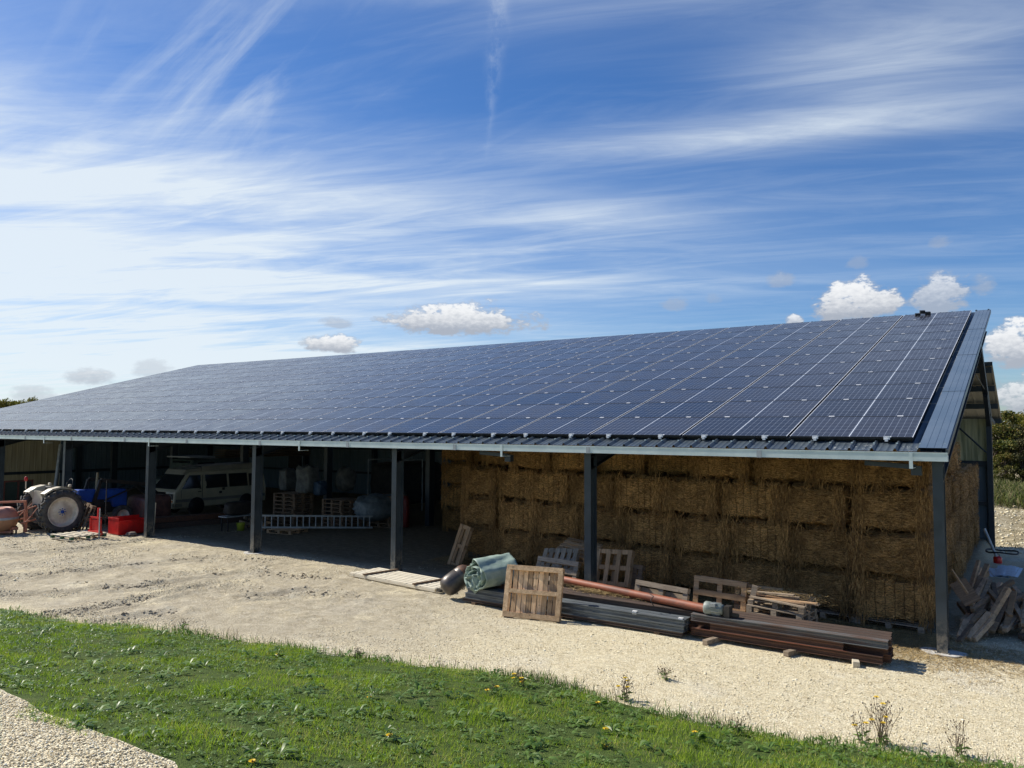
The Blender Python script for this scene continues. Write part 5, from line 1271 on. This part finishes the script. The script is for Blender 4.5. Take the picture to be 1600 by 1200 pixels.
# bulk bags, tarps
def bagthing(nm, lab, cat, mat, u, v, Y, sz, seed, z=None, ex_=.5):
    p = at(u, v, Y=Y); z = p.z if z is None else z
    o = blob(None, nm, mat, sz, seed, ex_=ex_, amp=.16); o.location = (p.x, p.y, z); tag(o, lab, cat); return o
bagthing('bulk_bag', 'tall white bulk bag standing on the tall left pallet stack', 'bulk bag', 'white_bag', 480, 770, 6.0, (.72, .66, 1.05), 3, 1.18, .32)
bagthing('bulk_bag', 'pale grey bag heaped left of the tall white bulk bag', 'bulk bag', 'white_bag', 452, 768, 6.6, (.4, .8, .85), 4, 1.17, .3)
bagthing('small_bag', 'small blue bag beside the tall white bulk bag', 'bag', 'bluebag', 500, 768, 6.2, (.4, .45, .55), 5, 1.1)
bagthing('bulk_bag', 'slumped pale bag on top of the middle pallet stack', 'bulk bag', 'white_bag', 540, 770, 7.6, (.6, .8, .95), 6, 1.18, .7)
bagthing('grey_tarp_bundle', 'sagging grey tarpaulin bundle right of the pallet stacks', 'tarpaulin', 'greytarp', 590, 802, 6.8, (1.2, 2.0, 1.0), 8, .25, .8)
t = thing('tank_trailer', 'dark bulky machine with a pale frame behind the second lit post', 'machine', (-22.8, 12.3, 0)); blob(t, 'body', 'dark', (1.8, 3.4, 1.9), 9, ex_=.3, amp=.05, c=(0, 0, .3))
mb = MB()
for x in (-.9, .9):
    mb.tube([(x, -1.6, 0), (x, -1.6, 2.3)], .03, 6); mb.tube([(x, 0, 0), (x, 0, 2.3)], .03, 6); mb.tube([(x, -1.6, 2.3), (x, 0, 2.3)], .03, 6)
mb.build('frame', 'galv_dull', t)
p = at(634, 805, Y=7.5); t = thing('gas_cylinder', 'red upright gas cylinder in the dark right of the middle lit post', 'gas cylinder', (p.x, p.y, 0)); MB().lathe([(0, 0), (.13, 0), (.14, .03), (.14, 1.0), (.11, 1.12), (.04, 1.2), (.04, 1.28), (0, 1.28)], (0, 0, 0), None, 20).build('body', 'red_dark', t); MB().lathe([(.07, 0), (.07, .12), (.06, .12)], (0, 0, 1.18), None, 14).build('valve_guard', 'dark', t)

# ------------------------------------------------------------------ grass and weeds on the bank
def blades(name, P, H, Wd, lean, mat, seed, label, cat='grass', kind='stuff', two=False):
    r = np.random.default_rng(seed); n = len(P); a = r.random(n) * 2 * PI
    s = np.stack([np.cos(a), np.sin(a), np.zeros(n)], 1) * (Wd / 2)[:, None]
    b = r.random(n) * 2 * PI; ln = np.stack([np.cos(b), np.sin(b), np.zeros(n)], 1) * (lean * H)[:, None]
    up = np.zeros((n, 3)); up[:, 2] = H
    m = P + up * .55 + ln * .35; t = P + up * (1 - .25 * lean)[:, None] + ln
    if two:
        V = np.stack([P - s * .4, P + s * .4, m + s, m - s, t], 1).reshape(-1, 3)
        k = (np.arange(n) * 5)[:, None]
        F_ = np.concatenate([k + np.array([0, 1, 2]), k + np.array([0, 2, 3]), k + np.array([3, 2, 4])])
    else:
        V = np.stack([P - s, P + s, t], 1).reshape(-1, 3); F_ = (np.arange(n) * 3)[:, None] + np.array([0, 1, 2])
    return tag(npmesh(name, V, F_, mat), label, cat, kind=kind)
def bank_points(n, seed, dens_far=.5):
    r = np.random.default_rng(seed); X = r.uniform(-21, 5, n); d = r.random(n) ** 1.1 * 8.2 - .12
    Y = edge_y(X) - d
    ok = Y > -14.0
    e = .22 * vnoise(X, Y, 1.6, 21) + .16 * vnoise(X, Y, 5., 22)
    ok &= d > -.02 + e + .06
    pe = pathline(X) + .30 * vnoise(X, Y, 1.3, 31) * 2 + .12 * vnoise(X, Y, 6, 32)
    ok &= ~((Y < pe) & (Y > pe - 3.6) & (X < PXs[-2] + .5))
    return X[ok], Y[ok], d[ok], r
X, Y, d, r = bank_points(330000, 41)
cl = vnoise(X, Y, 1.1, 12) + .6 * vnoise(X, Y, 3.7, 13)
keep = (r.random(len(X)) < .80 + .9 * cl) & (vnoise(X, Y, 2.3, 77) > -.24 + .14 * r.random(len(X))); X, Y, d, cl = X[keep], Y[keep], d[keep], cl[keep]
H = (.030 + .035 * r.random(len(X))) * (1.15 + 1.5 * cl) + .008; H = np.maximum(H, .014)
blades('grass', np.stack([X, Y, terrain(X, Y) - .004], 1), H, .0035 + .005 * r.random(len(X)), .25 + .6 * r.random(len(X)), 'grass', 42, 'short green grass covering the bank in the foreground')
X, Y, d, r = bank_points(26000, 45); keep = vnoise(X, Y, 1.7, 46) > .02; X, Y = X[keep], Y[keep]
blades('dry_grass', np.stack([X, Y, terrain(X, Y) - .003], 1), .02 + .05 * r.random(len(X)), .003 + .003 * r.random(len(X)), .3 + .7 * r.random(len(X)), 'straw_loose', 47, 'dry yellow blades mixed into the green grass of the bank')
# broad leaves: rosettes of dandelion-like plants and clover
def leaves(name, C_, n_leaf, L, Wd, rise, mat, seed, label):
    r = np.random.default_rng(seed); n = len(C_) * n_leaf; C_ = np.repeat(C_, n_leaf, 0); L = np.repeat(L, n_leaf) * (.6 + .6 * r.random(n)); Wd = L * Wd * (.7 + .5 * r.random(n))
    a = r.random(n) * 2 * PI; dr_ = np.stack([np.cos(a), np.sin(a), np.zeros(n)], 1); sd_ = np.stack([-np.sin(a), np.cos(a), np.zeros(n)], 1)
    el_ = (rise * (.3 + r.random(n)))[:, None]; z = np.array([[0, 0, 1.]])
    p0 = C_; p1 = C_ + (dr_ * .4 + z * el_ * .5) * L[:, None]; p2 = C_ + (dr_ * .75 + z * el_ * .55) * L[:, None]; p3 = C_ + (dr_ * 1. + z * el_ * .35) * L[:, None]
    w1 = sd_ * Wd[:, None] * .35; w2 = sd_ * Wd[:, None] * .5
    V = np.stack([p0, p1 - w1 + z * .004, p1 + w1 + z * .004, p2 - w2, p2 + w2, p3], 1).reshape(-1, 3); k = (np.arange(n) * 6)[:, None]
    F_ = np.concatenate([k + np.array(q) for q in ((0, 2, 1), (1, 2, 4), (1, 4, 3), (3, 4, 5))])
    return tag(npmesh(name, V, F_, mat), label, 'weeds', kind='stuff')
X, Y, d, r = bank_points(22000, 51); cl = vnoise(X, Y, .8, 14); keep = r.random(len(X)) < .5 + 1.3 * cl; X, Y = X[keep], Y[keep]
leaves('clover', np.stack([X, Y, terrain(X, Y) + .012], 1), 5, .020 + .022 * r.random(len(X)), .7, .9, 'weed', 52, 'low clover and small-leaved weeds growing through the grass')
X, Y, d, r = bank_points(1250, 61)
leaves('broadleaf_weeds', np.stack([X, Y, terrain(X, Y) + .01], 1), 9, .07 + .08 * r.random(len(X)), .30, .75, 'weed', 62, 'broad-leaved dandelion rosettes scattered through the grass')
# dry stalks along the top edge of the bank
n = 900; r = np.random.default_rng(71); X = np.concatenate([r.uniform(-15, 1.5, n), r.normal(-4.6, .5, 160), r.normal(-10.6, .4, 90), r.normal(-2.2, .3, 90)]); n = len(X); Y = edge_y(X) + r.normal(-.03, .13, n)
H = .05 + .16 * r.random(n) ** 2; H[r.random(n) > .93] *= 1.7
blades('dry_stalks', np.stack([X, Y, terrain(X, Y)], 1), H, .004 + .004 * r.random(n), .1 + .35 * r.random(n), 'stemdry', 72, 'thin dry weed stalks along the edge between grass and gravel', 'weeds', two=True)
n = 2600; X = np.concatenate([r.uniform(-16, 1.8, n // 2), r.choice([-11.3, -9.0, -7.4, -5.1, -4.7, -4.3, -2.6, -1.9, -.9, -.2], n // 2) + r.normal(0, .22, n // 2)]); n = len(X); Y = edge_y(X) + r.normal(-.08, .12, n)
blades('edge_tufts', np.stack([X, Y, terrain(X, Y)], 1), .05 + .11 * r.random(n), .006 + .006 * r.random(n), .2 + .4 * r.random(n), 'weed', 73, 'ragged green tufts along the edge of the grass bank', 'weeds', two=True)
# flowering plants
def hawkweed(u, v, flowers, n_st, label, hmax=.42, seed=1):
    g = ray_ground(u, v); r = random.Random(seed); t = thing('flowering_weed', label, 'wild flower', (g.x, g.y, tz(g.x, g.y)), group=None)
    st = MB(); tips = []
    for i in range(n_st):
        a = r.uniform(0, 2 * PI); ln = r.uniform(.05, .5); h = r.uniform(.4, 1) * hmax; p0 = Vector((r.uniform(-.06, .06), r.uniform(-.05, .05), 0)); p1 = p0 + Vector((math.cos(a) * ln * h * .4, math.sin(a) * ln * h * .4, h * .55)); p2 = p0 + Vector((math.cos(a) * ln * h, math.sin(a) * ln * h, h))
        st.tube([p0, p1, p2], [.0035, .0028, .0018], 5)
        st.lathe([(0, -.012), (.006, -.006), (.0075, .004), (.004, .012), (0, .014)], p2, None, 6)
        for _ in range(2):
            q = p1 + (p2 - p1) * r.uniform(.2, .8); e = q + Vector((r.uniform(-.09, .09), r.uniform(-.06, .06), r.uniform(.04, .10))); st.tube([q, e], [.002, .0014], 4); st.lathe([(0, -.01), (.006, -.004), (.006, .004), (0, .012)], e, None, 6)
        tips.append(p2)
    st.build('stems', 'stemdry', t)
    lf = MB()
    for i in range(16):
        a = r.uniform(0, 2 * PI); L_ = r.uniform(.06, .15); h0 = r.uniform(0, .10); dr_ = Vector((math.cos(a), math.sin(a), 0)); sd_ = Vector((-dr_.y, dr_.x, 0)) * L_ * .16; c = Vector((0, 0, h0))
        lf.quad(c, c + dr_ * L_ * .5 + sd_ + Vector((0, 0, .03)), c + dr_ * L_ + Vector((0, 0, .02)), c + dr_ * L_ * .5 - sd_ + Vector((0, 0, .03)))
    lf.build('leaves', 'weed', t)
    r.shuffle(tips)
    for p in tips[:flowers]:
        f = MB()
        for k in range(13):
            a = 2 * PI * k / 13; dr_ = Vector((math.cos(a), math.sin(a), .25)); sd_ = Vector((-math.sin(a), math.cos(a), 0)) * .0055
            f.quad(p - sd_ * .5, p + sd_ * .5, p + dr_ * .034 + sd_, p + dr_ * .034 - sd_)
            f.quad(p - sd_ * .5 + Vector((0, 0, .003)), p + sd_ * .5 + Vector((0, 0, .003)), p + dr_ * .022 + sd_ + Vector((0, 0, .008)), p + dr_ * .022 - sd_ + Vector((0, 0, .008)))
        f.build('flower', 'petal', t)
hawkweed(1378, 1165, 5, 26, 'bushy dry-stemmed plant with five yellow flowers at the right end of the grass edge', .50, 1)
hawkweed(1350, 1162, 2, 9, 'smaller yellow flowered plant left of the bushy dry-stemmed plant', .38, 9)
hawkweed(812, 1072, 5, 10, 'cluster of yellow flowers at the grass edge below the standing pallet', .17, 2)
hawkweed(975, 1095, 4, 16, 'dark stemmed plant with yellow flowers at the grass edge under the motor', .30, 3)
hawkweed(768, 1088, 2, 4, 'pair of yellow flowers just left of the flower cluster', .12, 4)
for i, (u, v, lab) in enumerate(((604, 1155, 'single yellow flower low in the grass at the bottom centre'), (434, 1028, 'single yellow flower near the grass edge left of centre'), (940, 1168, 'yellow flower in the grass at the bottom right of centre'), (937, 1107, 'yellow flower near the edge below the dark stemmed plant'), (395, 1192, 'yellow flower at the bottom edge left of centre'), (1090, 1158, 'yellow flower in the grass left of the bushy plant'), (581, 1093, 'tiny yellow flower in the middle of the grass'), (957, 1148, 'yellow flower just above the bottom right one'))):
    hawkweed(u, v, 1, 1, lab, .07, 20 + i)
for i, (u, v, lab) in enumerate(((1038, 1062, 'dark dry weed sprig standing alone on the gravel below the grey beams'), (1152, 1148, 'dark seed head stalk at the grass edge right of centre'), (1500, 1185, 'thin leaning dry plant at the grass edge near the right corner'), (285, 985, 'dry sprig at the far left grass edge'), (560, 1032, 'leafy dry sprig at the grass edge left of the flower cluster'))):
    hawkweed(u, v, 0, (12, 5, 12, 7, 10)[i], lab, (.20, .24, .42, .16, .18)[i], 40 + i)
# straw litter
def litter(name, P, seed, label, mat='straw_loose', s=1.):
    r = np.random.default_rng(seed); n = len(P); a = r.random(n) * 2 * PI; L = (.04 + .12 * r.random(n)) * s
    dr_ = np.stack([np.cos(a) * L, np.sin(a) * L, r.normal(0, .12, n) * L], 1); sd_ = np.stack([-np.sin(a), np.cos(a), np.zeros(n)], 1) * (.0025 + .002 * r.random(n))[:, None]
    V = np.stack([P - sd_, P + sd_, P + dr_ + sd_, P + dr_ - sd_], 1).reshape(-1, 3)
    return tag(npmesh(name, V, (np.arange(n) * 4)[:, None] + np.array([0, 1, 2, 3]), mat), label, 'straw', kind='stuff')
n = 26000; X = RN.uniform(-13, -.1, n); Y = 1.4 + .135 * (-.4 - X) + .25 - np.abs(RN.normal(0, .55, n)); k = Y > .2 + .9 * RN.random(n) * (X < -5); X, Y = X[k], Y[k]
litter('loose_straw', np.stack([X, Y, terrain(X, Y) + .01 + .035 * RN.random(len(X))], 1), 5, 'loose straw strewn on the ground along the foot of the bales')
n = 9000; X = RN.normal(-.7, 1.1, n); Y = RN.normal(.5, .65, n); k = (Y < 1.3) & (X > -4) & (Y > -2.2); X, Y = X[k], Y[k]
litter('scattered_straw', np.stack([X, Y, terrain(X, Y) + .008 + .01 * RN.random(len(X))], 1), 6, 'thin scattered straw around the corner post')
n = 1800; X = np.concatenate([RN.normal(-6.1, .28, n // 2), RN.normal(-5.3, .30, n // 2)]); Y = RN.normal(-.55, .10, n)
litter('straw_tuft', np.stack([X, Y, .445 + .05 * RN.random(n)], 1), 7, 'small heaps of yellow straw lying on the rusty beams')
n = 900; X = RN.normal(S0.x, .42, n); Y = RN.uniform(.1, .6, n)
litter('straw_on_pallets', np.stack([X, Y, .62 + .13 * RN.random(n)], 1), 8, 'yellow straw wisps on the broken pallet stack')

# ------------------------------------------------------------------ vegetation behind
def tree_proto(seed, mat, H=5.0, R=2.2, n=5200, leaf=.17, bare=.25):
    r = np.random.default_rng(seed); rr = random.Random(seed)
    mb = MB(); th = H * bare
    mb.tube([(0, 0, -.3), (rr.uniform(-.1, .1), 0, th), (rr.uniform(-.2, .2), rr.uniform(-.2, .2), H * .8)], [.13 * H / 5, .10 * H / 5, .02], 8)
    cl = []
    for i in range(26):
        a = rr.uniform(0, 2 * PI); z = th + (H - th) * rr.uniform(.0, .97); k = math.sin(PI * min(1, max(0, (z - th * .6) / (H - th * .6))) ** .7) ** .6
        q = R * k * rr.uniform(.25, .95); c = Vector((math.cos(a) * q, math.sin(a) * q, z)); cl.append((c, rr.uniform(.35, .8) * R * .42))
        mb.tube([(0, 0, max(.3, z * .55)), c * .5 + Vector((0, 0, z * .38)), c], [.045, .03, .01], 5, cap=False)
    per = n // len(cl); P = []
    for c, q in cl:
        v = r.normal(0, 1, (per, 3)); v /= np.linalg.norm(v, axis=1, keepdims=True); v *= (q * r.random(per) ** .45)[:, None]; v[:, 2] *= .75; P.append(np.array(c) + v)
    P = np.concatenate(P); n = len(P); s = leaf * (.5 + .8 * r.random(n)); a = r.normal(0, 1, (n, 3)); b = r.normal(0, 1, (n, 3)); a /= np.linalg.norm(a, axis=1, keepdims=True); b -= a * (a * b).sum(1, keepdims=True); b /= np.linalg.norm(b, axis=1, keepdims=True)
    a *= s[:, None] * .5; b *= s[:, None] * .32
    V = np.stack([P - a, P - b, P + a, P + b], 1).reshape(-1, 3); F_ = (np.arange(n) * 4)[:, None] + np.array([0, 1, 2, 3])
    return mb, V, F_, mat
KINDS = [(('foliage', 1), 'green brown autumn tree'), (('foliage_dark', 2), 'dark leafed tree'), (('foliage_yellow', 3), 'yellowing autumn tree')]
proto_t = []
for (mt, sd_), kl in KINDS:
    mb, V, F_, m_ = tree_proto(sd_, mt); root = thing('tree', 'x', 'tree'); mb.build('trunk', 'bark', root); npmesh('crown', V, F_, m_, root); proto_t.append([root, False, kl])
def tree(k, x, y, s, label, group, rz=0, sq=1.):
    root, u_, kl = proto_t[k]
    if 30 < y < 60 and x > -10: y += 10; s *= 1.13
    if not u_: t = root; proto_t[k][1] = True; t['label'] = label; t['group'] = group
    else: t = dup(root, (0, 0, 0), (0, 0, 0), label, group)
    t.location = (x, y, tz(x, y)); t.rotation_euler = (0, 0, rad(rz)); t.scale = (s * sq, s * sq, s); return t
ri = random.Random(5)
gl = 'woodland edge right of the shed'
for i, (x, y, s, k) in enumerate(((-1.6, 40, .80, 0), (-.3, 41, .74, 1), (.9, 42.5, .90, 2), (2.2, 41, .86, 0), (-2.6, 43, .86, 0), (3.9, 42, .95, 1), (5.6, 43, .92, 0), (7.5, 41.5, .9, 2), (9.5, 43, 1., 0), (-.9, 45, .93, 0), (.4, 46, .98, 0), (2.0, 47, 1.02, 1), (-4.5, 42, .85, 1), (-6.5, 43.5, .8, 2), (12, 43, 1.1, 1), (15, 45, 1.2, 0), (.2, 39, .55, 1), (-.7, 38.6, .42, 0), (1.3, 39.2, .5, 0))):
    tree(k, x, y, s, KINDS[k][1] + ' in the wood right of the shed, %s in the %s run' % (NTH[i % 10], ('front', 'rear')[i > 9]), gl, ri.uniform(0, 360), 1.15)
gl2 = 'trees beyond the left end of the roof'
for i, (u, v, dist, k) in enumerate(((-30, 618, 118, 0), (-8, 628, 120, 0), (8, 625, 116, 2), (20, 629, 122, 0), (33, 627, 118, 2), (44, 630, 121, 0), (52, 622, 116, 2), (-55, 625, 122, 2), (66, 640, 120, 0), (85, 648, 124, 1))):
    d_ = CF + CR * ((u - 800) / FPX) + CU * ((600 - v) / FPX); p = CP + d_ * dist; H = p.z + 0.2
    t = tree(k, p.x, p.y, H / 5.1, 'distant %s above the roof, %s one' % (KINDS[k][1], NTH[i]), gl2, ri.uniform(0, 360), .55 if i == 6 else 1.1)
    t.location.z = 0
r = np.random.default_rng(81); n = 30000; X = r.uniform(-6, 10, n); Y = r.uniform(31, 52, n) ; 
H = (.25 + .55 * r.random(n)) * (1 + .8 * vnoise(X, Y, .5, 40))
blades('field_weeds', np.stack([X, Y, terrain(X, Y) - .02], 1), H, .03 + .05 * r.random(n), .2 + .5 * r.random(n), 'fieldweed', 82, 'tall rough weeds in the field behind the dirt bank', 'weeds', two=True)
n = 500; X = r.uniform(-2, 4, n); Y = r.uniform(20, 31, n)
blades('bank_weeds', np.stack([X, Y, terrain(X, Y) - .01], 1), .06 + .2 * r.random(n), .01 + .02 * r.random(n), .3 + .5 * r.random(n), 'fieldweed', 83, 'sparse weeds on the pale dirt bank behind the shed', 'weeds', two=True)
n = 1500; X = r.uniform(-2, 4, n); Y = r.uniform(19, 32, n)
stones('bank_rubble', np.stack([X, Y, terrain(X, Y) + .01], 1), r.uniform(.02, .09, n), 'pale rubble lying on the dirt bank behind the shed', seed=9)
if not all(u_ for _, u_, _ in proto_t): raise RuntimeError('unused tree')
